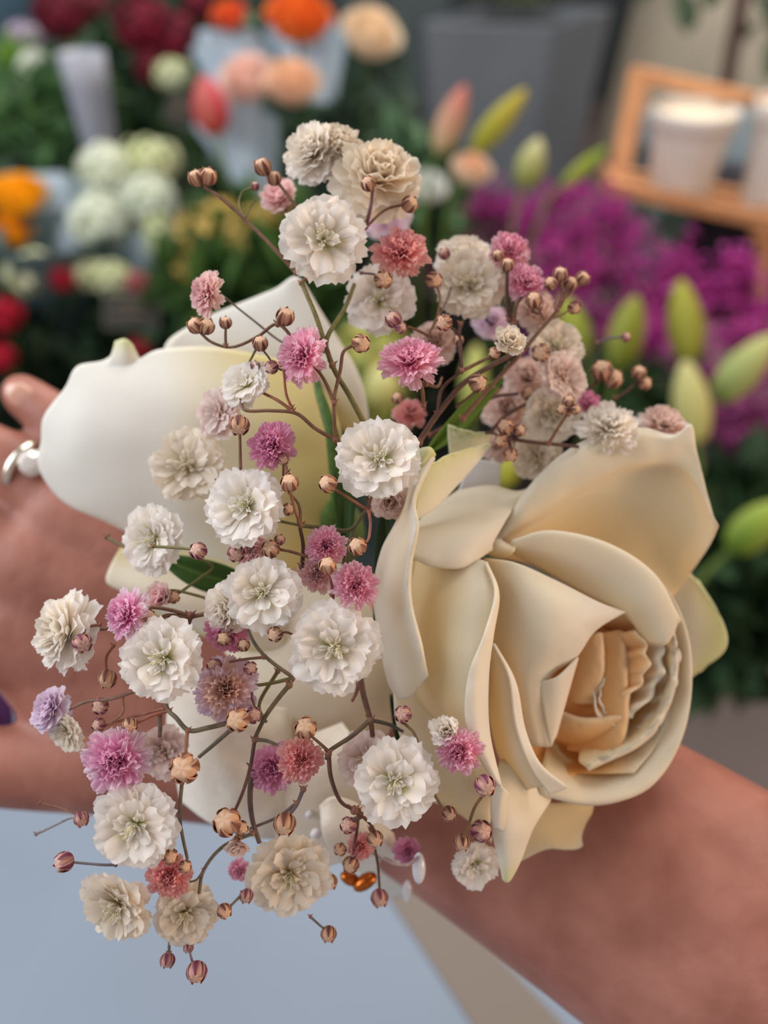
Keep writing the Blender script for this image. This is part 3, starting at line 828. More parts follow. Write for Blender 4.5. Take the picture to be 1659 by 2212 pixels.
bloom_rows = [
 # px, py, radius px, depth, kind, palette, tilt x, tilt y, squash, label
 (697, 515, 93, 158, 'open', WT, .10, .05, 1, 'white open bloom with pale green eye, highest of the sharp white ones'),
 (668, 320, 62, 168, 'pom', WT, -.5, .3, .9, 'white fluffy bloom at the very top, left half of the topmost pair'),
 (730, 310, 60, 169, 'tuft', CR, .3, .7, .9, 'cream fluffy bloom with a spiky crown at the very top'),
 (820, 368, 84, 165, 'pom', CR, .2, .4, .9, 'cream fluffy bloom at the top seen from behind on its stem'),
 (603, 425, 50, 180, 'cup', LP, -.3, .5, 1, 'pale pink half open bloom behind the highest sharp white bloom, on its left'),
 (830, 440, 60, 196, 'pom', ML, .2, .3, .8, 'blurred lilac bloom below the cream bloom at the top'),
 (868, 537, 54, 163, 'tuft', CO, .1, .5, .9, 'coral pink ruffled bloom right of the highest sharp white bloom'),
 (818, 645, 76, 169, 'open', WT, -.1, .1, 1, 'white open bloom crossed by small brown buds, below the coral pink one'),
 (888, 768, 62, 155, 'tuft', PK, .0, .9, .75, 'flat wide rose pink bloom above the centre, right of the long dark stem'),
 (436, 632, 46, 160, 'tuft', LP, -1.2, .1, .8, 'pale pink fluffy bloom standing alone at upper left'),
 (642, 765, 56, 152, 'tuft', PK, -.8, .2, .8, 'magenta pink bloom with whitish right side, above the left white rose petal'),
 (1015, 612, 76, 173, 'open', CR, -.1, .2, 1, 'large cream open bloom beside two pink ones at upper right'),
 (1003, 545, 56, 178, 'pom', WT, 0, .8, .8, 'white blurred bloom peeking over the large cream open bloom'),
 (1106, 535, 42, 171, 'tuft', PK, .3, .4, .9, 'light pink bloom, upper of the two against the purple flowers'),
 (1137, 605, 40, 168, 'tuft', PK, .1, .3, .9, 'pink bloom, lower of the two against the purple flowers'),
 (1103, 735, 42, 160, 'cup', CR, .2, .5, .9, 'small cream bloom with pointed petals just opening, right of the flat rose pink one'),
 (1205, 748, 62, 176, 'open', CR, .2, .3, 1, 'cream bloom, top of the vertical chain of three at right'),
 (1218, 812, 58, 173, 'open', BL, .5, .1, 1, 'peach tinted bloom, middle of the vertical chain at right'),
 (1190, 895, 64, 177, 'open', CR, .1, -.1, 1, 'blurred cream bloom, bottom of the vertical chain at right'),
 (1160, 985, 56, 181, 'open', CR, -.1, -.1, 1, 'faint cream bloom just above the edge of the big cream rose'),
 (885, 890, 32, 179, 'tuft', CO, 0, .6, 1, 'small blurred pink bloom behind the stems above the central white one'),
 (1272, 868, 27, 180, 'tuft', MG, .2, .5, 1, 'tiny magenta bloom squeezed right of the cream chain'),
 (1315, 912, 60, 174, 'tuft', WT, 0, .9, .85, 'white bloom with a fringed crown peeking over the cream rose'),
 (1440, 908, 48, 181, 'pom', BL, .2, .9, .8, 'pale pink white bloom at the pointed corner of the cream rose'),
 (528, 828, 58, 157, 'open', WT, -.5, .5, 1, 'white bloom above left of centre in front of the left white rose'),
 (470, 892, 58, 161, 'open', BL, -.6, 0, 1, 'blush white bloom just below left of another on the left rose petal'),
 (402, 1005, 80, 166, 'open', CR, -.1, .1, 1, 'soft cream bloom lying against the big left rose petal'),
 (328, 1165, 76, 161, 'open', WT, -.5, .0, 1, 'soft white bloom at the lower edge of the left rose petal'),
 (528, 1092, 86, 150, 'open', WT, -.25, .25, 1, 'bright white open bloom left of centre, above the blush bud cluster'),
 (583, 960, 47, 152, 'tuft', MG, -.4, .2, 1, 'magenta pink bloom with frilly petals left of the central white one'),
 (820, 990, 90, 149, 'open', WT, .0, .25, 1, 'sharp white open bloom in the very centre beside the curled greenish petal'),
 (843, 1085, 38, 158, 'pom', BL, .1, -.3, 1, 'blush bloom tucked under the central white bloom'),
 (703, 1180, 40, 151, 'tuft', PK, 0, .2, .9, 'pink bloom behind a pale bud, upper of the pink group in the middle'),
 (684, 1240, 40, 153, 'tuft', LP, -.1, -.1, .9, 'dusky pink bloom directly below the upper one of the middle group'),
 (770, 1262, 46, 148, 'tuft', PK, .3, .3, .8, 'bright pink crumpled bloom against the left edge of the cream rose'),
 (567, 1280, 84, 148, 'open', WT, .0, .1, 1, 'sharp white bloom with a loose white petal in its green eye, left of the middle'),
 (482, 1318, 48, 153, 'pom', WT, -.6, -.2, 1, 'small white bloom overlapped by the one with a loose petal in its eye'),
 (722, 1400, 96, 146, 'open', WT, .05, .05, 1, 'largest sharp white bloom, just left of the cream rose, with a raised white petal'),
 (350, 1422, 89, 147, 'open', WT, -.1, .2, 1, 'sharp round white bloom with a yellow green eye at left'),
 (122, 1365, 76, 155, 'pom', WT, -1.0, .2, .9, 'white fluffy bloom farthest left, over the pink palm'),
 (264, 1325, 50, 150, 'tuft', PW, -.7, .3, .9, 'pink bloom at left above the round white one'),
 (343, 1288, 38, 161, 'cup', LP, -.6, .4, 1, 'blush bloom behind the left pink one near the green leaf'),
 (490, 1372, 44, 155, 'tuft', MG, 0, -.6, .9, 'magenta bloom in shade below the bloom with a loose petal'),
 (488, 1490, 62, 152, 'tuft', LI, .2, .1, .95, 'lilac and peach bloom between the two sharp round white ones'),
 (98, 1530, 44, 155, 'pom', ML, -.9, .6, .9, 'pale lilac white bloom at far left, upper of the drooping pair'),
 (142, 1585, 46, 154, 'open', CR, -.5, -.3, 1, 'cream and lilac bloom at far left, lower of the drooping pair'),
 (246, 1645, 66, 147, 'tuft', PW, -.1, .1, .9, 'bright pink bloom with white fringe at lower left'),
 (352, 1625, 58, 160, 'open', BL, 0, .1, 1, 'faint blush bloom right of the bright pink fringed one'),
 (290, 1785, 92, 146, 'open', WT, -.05, .0, 1, 'creamy white open bloom with deep green eye at lower left'),
 (365, 1895, 44, 150, 'tuft', CO, .1, .0, .9, 'coral pink bloom at lower left between the white and cream ones'),
 (250, 1962, 86, 149, 'open', CR, -.3, -.3, 1, 'cream ruffled bloom lowest at left'),
 (400, 1975, 70, 153, 'open', CR, .1, -.1, 1, 'cream bloom with pointed right side, right of the lowest left one'),
 (626, 1893, 90, 158, 'open', CR, .1, -.1, 1, 'large soft cream bloom at bottom centre over the counter'),
 (585, 1662, 48, 154, 'tuft', MG, -.3, 0, 1, 'purple pink bloom, left of the joined pair at lower centre'),
 (650, 1642, 44, 150, 'tuft', CO, .2, .1, .9, 'coral pink bloom, right of the joined pair at lower centre'),
 (792, 1640, 62, 154, 'open', BL, -.3, .3, 1, 'blush white bloom half hidden behind the lower sharp white one'),
 (852, 1690, 90, 148, 'open', WT, .0, .1, 1, 'sharp white open bloom with green eye at lower centre right'),
 (962, 1578, 38, 150, 'cup', WT, -.3, .5, 1, 'small white bloom just opening above the pink one by the cream rose'),
 (990, 1625, 46, 149, 'tuft', PK, -.2, -.1, .9, 'pink bloom pressed against the lower left edge of the cream rose'),
 (1028, 1872, 54, 166, 'open', WT, .1, -.3, 1, 'blurred white bloom beside the hanging tip of the cream rose'),
 (778, 1830, 26, 160, 'tuft', CO, 0, .1, 1, 'small coral red bloom among dark buds at the wrist'),
 (880, 1838, 26, 168, 'tuft', MG, .2, .2, 1, 'small blurred magenta bloom above the pearly drop'),
 (514, 1880, 22, 164, 'tuft', PK, -.4, 0, 1, 'tiny pink bloom left of the large soft cream bloom at bottom'),
 (513, 1830, 30, 151, 'cup', BL, .2, -.8, 1, 'shrivelled peach bloom hanging left of the bottom centre'),
 (940, 735, 42, 176, 'pom', BL, .1, .2, 1, 'peach bloom behind the flat rose pink one'),
 (540, 1185, 38, 160, 'tuft', LP, 0, .2, 1, 'blush pink bloom between two brown buds left of the middle'),
 (1160, 665, 38, 178, 'pom', BL, .1, .2, 1, 'peach bloom behind curled brown buds at upper right'),
 (830, 580, 26, 176, 'pom', LP, 0, .4, 1, 'small pale pink bloom below the coral pink one'),
 (1140, 810, 42, 186, 'pom', BL, 0, .3, 1, 'blurred blush bloom left of the middle of the cream chain'),
 (1095, 880, 44, 190, 'pom', BL, 0, .3, 1, 'blurred blush bloom low behind the brown stems at right'),
 (1062, 690, 34, 186, 'pom', ML, 0, .3, 1, 'blurred lilac bloom above the small opening cream bloom'),
 (1075, 960, 30, 186, 'pom', BL, 0, .4, 1, 'small peach bloom deep among the brown stems at right'),
]
for i, (px, py, rp, d, kind, pal, tx, ty, sq, lab) in enumerate(bloom_rows):
    pc = P(px, py, d); ax = nrm(tx, ty)
    R = mm(rp, d) * {'open': 1.04, 'pom': 1.2, 'tuft': 1.22, 'cup': 1.0}[kind]
    if kind == 'cup': R *= 1.15
    dep = {'open': .16, 'pom': .35, 'tuft': .35, 'cup': .5}[kind]
    base = pc - ax * (R * dep)
    e = empty('gypsophila_bloom', base, lab, 'flower', "baby's breath blooms in the corsage")
    mb = MB()
    q = bloom_mesh(mb, base, ax, R, 100 + i, kind, pal[0], pal[1], pal[2], sq)
    pm_ = mb.build('petals', M_BLOOM, e)
    mb = MB(); calyx(mb, base, q, R, i); mb.build('calyx', M_BUD, e, solid=0.00012)
    if kind == 'open' and rp > 60:
        mb = MB(); stamens(mb, base, q, R, i); mb.build('stamens', M_BUD, pm_)

# buds -------------------------------------------------------------
def bud_parts(c, ax, R, seed, e, tone):
    rnd = random.Random(seed)
    q = ax.to_track_quat('Z', 'Y')
    tan = [(204, 160, 132), (196, 150, 140), (214, 170, 138)][tone % 3]; dk = [(92, 52, 48), (104, 46, 72), (112, 66, 52)][tone % 3]
    b = MB(); pts, cols = [], []
    for i in range(10):
        th = math.pi * i / 9; row, cr_ = [], []
        for k in range(20):
            ph = 2 * math.pi * k / 20
            lob = 1 + .09 * math.cos(5 * ph) * math.sin(th)
            z = math.cos(th) * (1 - .18 * (th < .6))
            row.append(c + q @ Vector((R * .88 * lob * math.sin(th) * math.cos(ph), R * .88 * lob * math.sin(th) * math.sin(ph), R * .95 * z)))
            cr_.append(mixc(tan, (232, 204, 176), .6 if th < .7 and k % 4 < 2 else 0))
        pts.append(row); cols.append(cr_)
    b.grid(pts, cols, closed_v=True)
    b.build('bud_body', M_BUD, e)
    s = MB()
    for k in range(5):
        a = 2 * math.pi * k / 5 + .3; pts, cols = [], []
        for i in range(8):
            u = i / 7; th = math.pi * (1 - u * .78); row, cr_ = [], []
            wd = .50 * math.sin(min(1, (1 - u) * 1.5 + .12) * math.pi / 2)
            for j in range(5):
                t = -1 + j / 2; ph = a + t * wd
                rr = R * (1.02 + (.10 if i == 7 else 0))
                row.append(c + q @ Vector((rr * math.sin(th) * math.cos(ph), rr * math.sin(th) * math.sin(ph), rr * math.cos(th) * .98)))
                cr_.append(mixc(dk, tan, abs(t) ** 2 * .9))
            pts.append(row); cols.append(cr_)
        s.grid(pts, cols)
    s.build('sepals', M_BUD, e, solid=0.00012)

bud_rows = [
 # px, py, r, depth, tone, tilt x, tilt y, label
 (424, 384, 17, 163, 2, -.3, .8, 'brown bud at the tip of the long stem at upper left, left of a twin'),
 (449, 381, 18, 163, 2, .4, .8, 'brown bud at the tip of the long stem at upper left, right of a twin'),
 (567, 360, 18, 165, 0, -.4, .8, 'brown bud, upper one left of the topmost blooms'),
 (592, 385, 15, 166, 0, 0, .9, 'brown bud just below right of the upper one by the topmost blooms'),
 (551, 402, 9, 168, 1, 0, .9, 'tiny purple bud on a thin curled stalk near the top'),
 (795, 397, 15, 159, 0, -.3, .4, 'dark bud on the underside of the cream topmost bloom'),
 (828, 604, 19, 161, 0, .2, -.2, 'striped dark bud on the white bloom below the coral pink one'),
 (850, 690, 17, 160, 1, -.6, .6, 'purple brown bud, left of two over the lower white bloom'),
 (866, 708, 12, 160, 1, .6, .2, 'small brown bud overlapping the purple brown one over the lower white bloom'),
 (938, 605, 17, 166, 0, .4, -.3, 'brown bud left of the large cream open bloom'),
 (959, 697, 17, 159, 0, -.4, -.2, 'striped brown bud below the large cream open bloom'),
 (885, 441, 17, 164, 0, .6, .3, 'dark red bud at the right edge of the cream topmost bloom'),
 (960, 548, 12, 172, 1, -.4, .4, 'small dull bud against the white blurred bloom at upper right'),
 (616, 684, 19, 155, 0, .4, .8, 'brown bud above the magenta pink bloom, on its left'),
 (562, 742, 16, 154, 0, 0, .7, 'brown bud touching the left side of the magenta pink bloom'),
 (487, 697, 13, 157, 0, 0, .9, 'small upright bud below the lone pale pink bloom'),
 (422, 703, 17, 157, 2, -.5, .6, 'tan bud below the lone pale pink bloom, left of a pair'),
 (446, 705, 17, 157, 2, .4, .5, 'tan bud below the lone pale pink bloom, right of a pair'),
 (780, 742, 19, 153, 2, .5, -.3, 'tan bud on a curved stalk above the central white bloom'),
 (587, 793, 14, 155, 1, -.5, -.4, 'mauve bud under the magenta pink bloom'),
 (551, 790, 10, 157, 1, 0, .7, 'tiny bud at the rim of the white bloom on the left rose'),
 (517, 919, 21, 152, 0, 0, -.8, 'large round brown bud hanging left of the frilly magenta bloom'),
 (611, 992, 12, 151, 1, .5, -.5, 'dark purple bud under the frilly magenta bloom'),
 (625, 1043, 19, 148, 2, 0, .6, 'striped tan bud just right of the left bright white bloom'),
 (708, 1045, 19, 148, 2, -.5, .3, 'striped tan bud just left of the central white bloom'),
 (772, 1180, 19, 148, 2, -.3, .4, 'pale tan bud hanging above the crumpled bright pink bloom'),
 (707, 1221, 18, 146, 2, 0, .6, 'pale green tan bud in front of the pink group in the middle'),
 (428, 1190, 18, 151, 1, -.2, .3, 'dusky bud right of the soft white bloom on the left petal'),
 (510, 1196, 18, 152, 1, .1, -.3, 'dusky purple bud above the bloom with a loose petal, left one'),
 (584, 1186, 19, 150, 0, -.1, .4, 'brown speckled bud above the bloom with a loose petal, right one'),
 (604, 1166, 11, 151, 1, .3, .7, 'tiny purple bud joined to the brown speckled one'),
 (623, 1100, 13, 153, 0, .4, .2, 'small rusty bud at the right edge of the left bright white bloom'),
 (594, 1370, 16, 147, 0, -.2, -.1, 'round bud with one dark stripe between two sharp white blooms'),
 (483, 1380, 15, 150, 0, 0, .3, 'dark bud over the shaded magenta bloom, left one'),
 (526, 1394, 13, 151, 0, 0, .5, 'dark bud over the shaded magenta bloom, right one'),
 (541, 1443, 14, 152, 1, .4, .3, 'dull bud at the upper right of the lilac and peach bloom'),
 (463, 1438, 15, 153, 1, -.4, .5, 'mauve grey bud at the upper left of the lilac and peach bloom'),
 (513, 1555, 25, 148, 2, -.1, .15, 'large tan bud below the lilac and peach bloom'),
 (548, 1545, 17, 151, 1, .4, .3, 'pinkish bud behind the large tan one below the lilac bloom'),
 (660, 1572, 23, 149, 2, 0, .5, 'tan bud opening above the joined purple and coral pair'),
 (398, 1660, 31, 146, 2, .0, .2, 'largest round tan bud, right of the bright pink fringed bloom'),
 (870, 1543, 18, 151, 1, -.3, .3, 'smooth pinkish bud above right of the lower sharp white bloom'),
 (1048, 1697, 22, 149, 1, .2, -.2, 'striped mauve bud pressed under the lower edge of the cream rose'),
 (1040, 1795, 22, 156, 1, .3, .3, 'dark purple bud at the left of the hanging rose tip'),
 (998, 1820, 17, 155, 0, 0, -.7, 'brown bud hanging left of the dark purple one at the rose tip'),
 (970, 1757, 15, 154, 0, .3, -.3, 'dark striped bud right below the lower sharp white bloom'),
 (232, 1467, 19, 153, 0, 0, -.8, 'dark bud hanging on a hooked stalk over the palm'),
 (178, 1390, 20, 151, 1, .5, -.2, 'mauve bud on the right side of the farthest left white bloom'),
 (216, 1526, 17, 154, 1, 0, .1, 'dusky pink bud cluster on the stem right of the drooping pair'),
 (281, 1567, 16, 149, 0, .3, -.3, 'striped dark bud above the bright pink fringed bloom'),
 (213, 1566, 14, 154, 1, -.3, .2, 'blurred mauve bud above left of the bright pink fringed bloom'),
 (176, 1770, 15, 156, 1, .4, -.4, 'dark bud left of the creamy white bloom at lower left'),
 (138, 1862, 20, 150, 1, -.7, 0, 'pink purple bud on a straight stalk, farthest left over the counter'),
 (362, 2075, 15, 153, 1, 0, -.8, 'small mauve bud hanging at the bottom, left of a larger one'),
 (425, 2100, 21, 151, 1, .1, -.4, 'lowest bud of all, round and tan with a purple cap'),
 (407, 2048, 10, 153, 1, 0, -.7, 'tiny purple bud just above the lowest one'),
 (368, 1850, 16, 148, 0, .4, .2, 'dark red bud on top of the coral pink bloom at lower left'),
 (400, 1872, 13, 149, 0, .5, .3, 'brown bud at the right shoulder of the coral pink bloom at lower left'),
 (710, 2018, 16, 158, 0, 0, -.5, 'single brown bud on a thin stalk below the bottom centre bloom'),
 (490, 1776, 29, 149, 2, -.2, .6, 'large cream and brown bud above the shrivelled peach bloom'),
 (521, 1789, 15, 151, 0, .6, .4, 'brown bud attached to the right of the large cream and brown one'),
 (615, 1780, 23, 152, 2, 0, -.5, 'tan bud above the large soft cream bloom at the bottom'),
 (532, 1936, 14, 156, 1, 0, -.5, 'dark purple bud on the stalk left of the bottom centre bloom'),
 (485, 1968, 15, 152, 0, .6, -.2, 'brown bud at the pointed end of the lower cream bloom'),
 (752, 1783, 17, 155, 1, -.4, .4, 'dark purple bud, top of the dark cluster at the wrist'),
 (810, 1812, 17, 157, 0, .3, -.2, 'brown bud right of the small coral red bloom'),
 (758, 1868, 17, 160, 0, -.3, -.2, 'brown bud below the small coral red bloom'),
 (712, 1905, 16, 161, 0, .2, -.4, 'dark bud at the right edge of the bottom centre bloom'),
 (820, 1940, 18, 166, 1, .2, -.4, 'dull mauve bud hanging below the copper coloured loop'),
 (735, 1835, 13, 160, 0, -.2, 0, 'small dull bud left of the small coral red bloom'),
 (1033, 828, 19, 161, 0, .4, 0, 'striped brown bud below the small opening cream bloom'),
 (1068, 762, 12, 161, 0, -.6, -.2, 'dark calyx bud at the left foot of the small opening cream bloom'),
 (1096, 572, 14, 166, 0, 0, .8, 'dark bud between the two light pink blooms, right one'),
 (1075, 552, 12, 168, 0, -.3, .7, 'dark bud between the two light pink blooms, left one'),
 (1153, 648, 17, 166, 0, -.2, .5, 'curled brown bud below the lower light pink bloom'),
 (1168, 762, 19, 170, 0, -.3, -.2, 'brown bud in front of the cream chain at its top'),
 (1210, 592, 15, 168, 0, 0, .8, 'brown bud, tallest of the cluster against the purple flowers'),
 (1190, 612, 14, 168, 0, -.5, .5, 'brown bud, leftmost of the cluster against the purple flowers'),
 (1232, 612, 14, 170, 0, .3, .5, 'brown bud in the middle of the cluster against the purple flowers'),
 (1258, 602, 15, 172, 0, .5, .6, 'pale brown bud, rightmost of the cluster against the purple flowers'),
 (1240, 665, 13, 172, 0, .3, -.3, 'brown bud set apart just under the cluster against the purple flowers'),
 (1300, 800, 22, 183, 0, -.3, .5, 'blurred brown bud under the green lily bud, left of a pair'),
 (1325, 818, 20, 184, 0, .3, .3, 'blurred brown bud under the green lily bud, right of a pair'),
 (1380, 805, 15, 186, 0, 0, .6, 'blurred tan bud below the tallest green lily bud, upper one'),
 (1393, 828, 14, 186, 0, .3, .2, 'blurred tan bud below the tallest green lily bud, lower one'),
 (1352, 728, 10, 186, 1, .2, .3, 'tiny faint bud in front of the green lily bud'),
 (1228, 866, 12, 166, 0, 0, .6, 'dark star shaped bud in front of the bottom bloom of the cream chain, top one'),
 (1214, 884, 11, 166, 0, -.5, .1, 'dark small bud, lower left of the star shaped one on the cream chain'),
 (1243, 884, 11, 166, 0, .5, .1, 'dark small bud, lower right of the star shaped one on the cream chain'),
 (1092, 922, 17, 168, 0, -.4, .3, 'dark brown bud above the white ribbon end, upper left'),
 (1122, 930, 13, 169, 0, .3, .3, 'dark brown bud above the white ribbon end, right one'),
 (1082, 952, 13, 168, 0, -.5, -.1, 'dark brown bud above the white ribbon end, middle one'),
 (1103, 982, 15, 169, 0, 0, -.6, 'dark brown bud above the white ribbon end, lowest one'),
 (858, 860, 12, 176, 0, -.2, .5, 'small blurred bud left of the small blurred pink bloom'),
 (1066, 838, 14, 176, 0, .2, .5, 'dull bud behind the striped brown one at right'),
 (1140, 850, 14, 179, 0, .2, .3, 'dull blurred bud left of the bottom bloom of the cream chain'),
 (322, 1330, 13, 152, 0, .6, .1, 'brown bud at the right side of the left pink bloom'),
 (375, 1290, 13, 161, 0, .5, .3, 'blurred brown bud right of the blush bloom near the green leaf'),
 (990, 735, 11, 166, 0, .1, .5, 'tiny bud on a bent stalk right of the striped brown one'),
]
for i, (px, py, r, d, tone, tx, ty, lab) in enumerate(bud_rows):
    pc = P(px, py, d)
    e = empty('gypsophila_bud', pc, lab, 'flower bud', "unopened baby's breath buds in the corsage")
    bud_parts(pc, nrm(tx, ty, .8), mm(r, d) * 1.05, i, e, tone)

# stems ------------------------------------------------------------
BR = (118, 86, 66); OL = (112, 106, 62); DK = (92, 64, 54); GR = (112, 104, 88); PU = (110, 80, 84)
def sprig(label, lines):
    mb = MB()
    for pts, w, col in lines:
        dd = [(p[0], p[1], p[2]) for p in pts]
        n = max(6, 6 * (len(dd) - 1))
        sp = spline(dd, n)
        r = [mm(w, sp[k][2]) * .5 * (1.12 - .24 * k / (n - 1)) for k in range(n)]
        mb.tube([P(*s) for s in sp], r, col, 8)
        for p in (dd[0],):     # swollen node with two little bracts
            mb.ellipsoid(P(*p), (RIGHT * mm(w * .8, p[2]), UP * mm(w * .9, p[2]), BACK * mm(w * .8, p[2])), mixc(col, (150, 96, 80), .5), 8, 6)
            for sgn in (-1, 1):
                mb.tube([P(*p), P(p[0] + sgn * w * 1.1, p[1] - w * 1.1, p[2] - .4)], [mm(w * .45, p[2]), mm(.6, p[2])], (158, 104, 88), 5)
    return tag(mb.build('gypsophila_sprig', M_STEM, None), label, 'sprig', "branching baby's breath stems")
sprig('long dark branching stem rising from the centre to the highest sharp white bloom', [
 ([(792, 925, 158), (755, 855, 156), (718, 790, 156), (685, 690, 157), (652, 612, 160)], 11, OL),
 ([(718, 790, 156), (705, 735, 157), (745, 665, 161), (765, 615, 167)], 10, OL),
 ([(718, 790, 156), (700, 740, 156), (660, 710, 155)], 8, BR),
 ([(724, 950, 155), (722, 905, 154), (722, 860, 153), (735, 800, 153), (742, 760, 153), (765, 745, 153)], 8, BR),
 ([(722, 870, 153), (700, 820, 153), (672, 780, 153)], 8, BR),
 ([(790, 490, 163), (800, 450, 160), (806, 405, 161)], 8, PU),
 ([(782, 500, 164), (830, 455, 164), (880, 440, 164)], 6, BR),
 ([(650, 612, 161), (700, 560, 162), (790, 490, 164)], 7, BR),
])
sprig('forked brown stem at upper left carrying twin tan buds', [
 ([(640, 590, 162), (590, 535, 162), (530, 475, 163), (480, 430, 163), (440, 403, 163)], 8, BR),
 ([(528, 473, 163), (516, 440, 166), (524, 415, 168), (548, 404, 168)], 4, OL),
 ([(528, 473, 163), (540, 450, 165), (552, 435, 166)], 4, OL),
 ([(650, 460, 166), (620, 420, 166), (600, 395, 166), (570, 372, 165)], 7, BR),
 ([(700, 760, 168), (620, 745, 166), (545, 690, 165), (470, 630, 164)], 5, GR),
])
sprig('arched thin brown stem over the left rose, holding the tan bud pair', [
 ([(685, 790, 156), (640, 740, 155), (600, 700, 155), (560, 725, 156), (520, 745, 156), (490, 750, 157), (455, 738, 157), (432, 718, 157)], 7, BR),
 ([(488, 748, 157), (487, 725, 157), (488, 705, 157)], 6, BR),
 ([(600, 700, 155), (608, 690, 155), (615, 686, 155)], 9, BR),
 ([(690, 800, 157), (610, 800, 156), (575, 765, 155), (562, 745, 154)], 5, GR),
 ([(560, 740, 157), (545, 770, 157), (528, 800, 159)], 5, OL),
])
sprig('brown stem running left from the centre to the white blooms on the left rose', [
 ([(724, 950, 155), (680, 925, 154), (640, 893, 153), (585, 887, 153), (530, 886, 154), (520, 860, 156)], 8, BR),
 ([(632, 888, 153), (600, 865, 154), (570, 850, 156)], 7, (140, 84, 62)),
 ([(630, 880, 153), (618, 850, 153), (612, 800, 154), (605, 790, 155)], 6, (140, 84, 62)),
 ([(724, 950, 155), (750, 1000, 158), (790, 1060, 160), (800, 1110, 162)], 9, DK),
 ([(520, 1030, 152), (519, 990, 152), (518, 935, 152)], 7, BR),
 ([(470, 1040, 156), (520, 1050, 157), (560, 1070, 157)], 6, DK),
 ([(620, 1020, 150), (616, 1000, 151)], 7, BR),
])
sprig('knotted brown stem in the centre holding striped tan buds', [
 ([(650, 1135, 152), (640, 1110, 150), (630, 1075, 149), (626, 1058, 148)], 7, (138, 96, 70)),
 ([(650, 1135, 152), (645, 1090, 154), (615, 1050, 155), (612, 1000, 152)], 6, BR),
 ([(650, 1135, 152), (700, 1140, 154), (755, 1145, 156), (785, 1110, 154), (795, 1100, 152)], 9, (100, 92, 62)),
 ([(795, 1102, 152), (760, 1080, 150), (725, 1058, 149)], 7, (140, 92, 72)),
 ([(795, 1100, 152), (800, 1080, 152), (806, 1068, 152)], 7, BR),
 ([(797, 1105, 151), (800, 1130, 150), (797, 1160, 149), (790, 1172, 148)], 6, (150, 100, 84)),
 ([(652, 1225, 154), (655, 1180, 153), (648, 1140, 152)], 9, DK),
 ([(650, 1135, 152), (600, 1125, 153), (570, 1118, 154)], 6, OL),
 ([(752, 1225, 158), (752, 1180, 157), (765, 1140, 157)], 8, GR),
 ([(652, 1225, 154), (690, 1215, 152), (640, 1195, 151), (600, 1186, 151)], 7, BR),
 ([(718, 1290, 150), (716, 1262, 148), (708, 1236, 147)], 7, (140, 88, 80)),
])
sprig('brown stem fork at left between the pink bloom and the green leaf', [
 ([(470, 1320, 156), (410, 1332, 155), (360, 1330, 154), (330, 1345, 154), (270, 1355, 155), (200, 1360, 154)], 9, BR),
 ([(410, 1330, 155), (370, 1318, 154), (330, 1312, 153), (318, 1318, 152)], 8, BR),
 ([(412, 1330, 155), (405, 1350, 155), (395, 1365, 156)], 11, DK),
 ([(470, 1300, 165), (420, 1285, 163), (370, 1275, 162), (345, 1290, 161)], 6, OL),
 ([(330, 1310, 163), (380, 1285, 163), (430, 1250, 163), (460, 1225, 162), (430, 1205, 156), (428, 1195, 152)], 6, OL),
 ([(230, 1160, 170), (265, 1180, 167), (300, 1195, 164)], 7, (104, 92, 58)),
 ([(330, 1180, 156), (400, 1185, 153), (425, 1190, 152)], 6, OL),
 ([(245, 1395, 152), (230, 1420, 153), (230, 1450, 153)], 6, (126, 80, 58)),
 ([(215, 1350, 153), (190, 1355, 153), (178, 1375, 152)], 6, (140, 90, 74)),
])
sprig('grey brown forked stem below the round white bloom, reaching to the drooping pair', [
 ([(500, 1560, 152), (450, 1572, 150), (408, 1578, 149), (380, 1550, 149), (362, 1532, 150), (355, 1500, 151)], 10, GR),
 ([(366, 1535, 150), (330, 1545, 150), (300, 1560, 150), (288, 1565, 149)], 7, (148, 88, 66)),
 ([(355, 1530, 152), (300, 1545, 154), (250, 1560, 154), (225, 1568, 154)], 6, (142, 90, 72)),
 ([(300, 1490, 153), (240, 1510, 153), (190, 1515, 154), (150, 1532, 154)], 7, (126, 98, 84)),
 ([(265, 1508, 153), (265, 1540, 153), (240, 1560, 154)], 5, (150, 110, 90)),
 ([(405, 1578, 149), (402, 1610, 148), (400, 1640, 147)], 8, (140, 96, 80)),
 ([(393, 1690, 150), (388, 1760, 150), (395, 1810, 150), (405, 1855, 151)], 8, GR),
 ([(500, 1575, 154), (460, 1610, 155), (430, 1635, 157)], 9, GR),
 ([(345, 1540, 155), (346, 1570, 156), (345, 1590, 158)], 10, (128, 108, 98)),
])
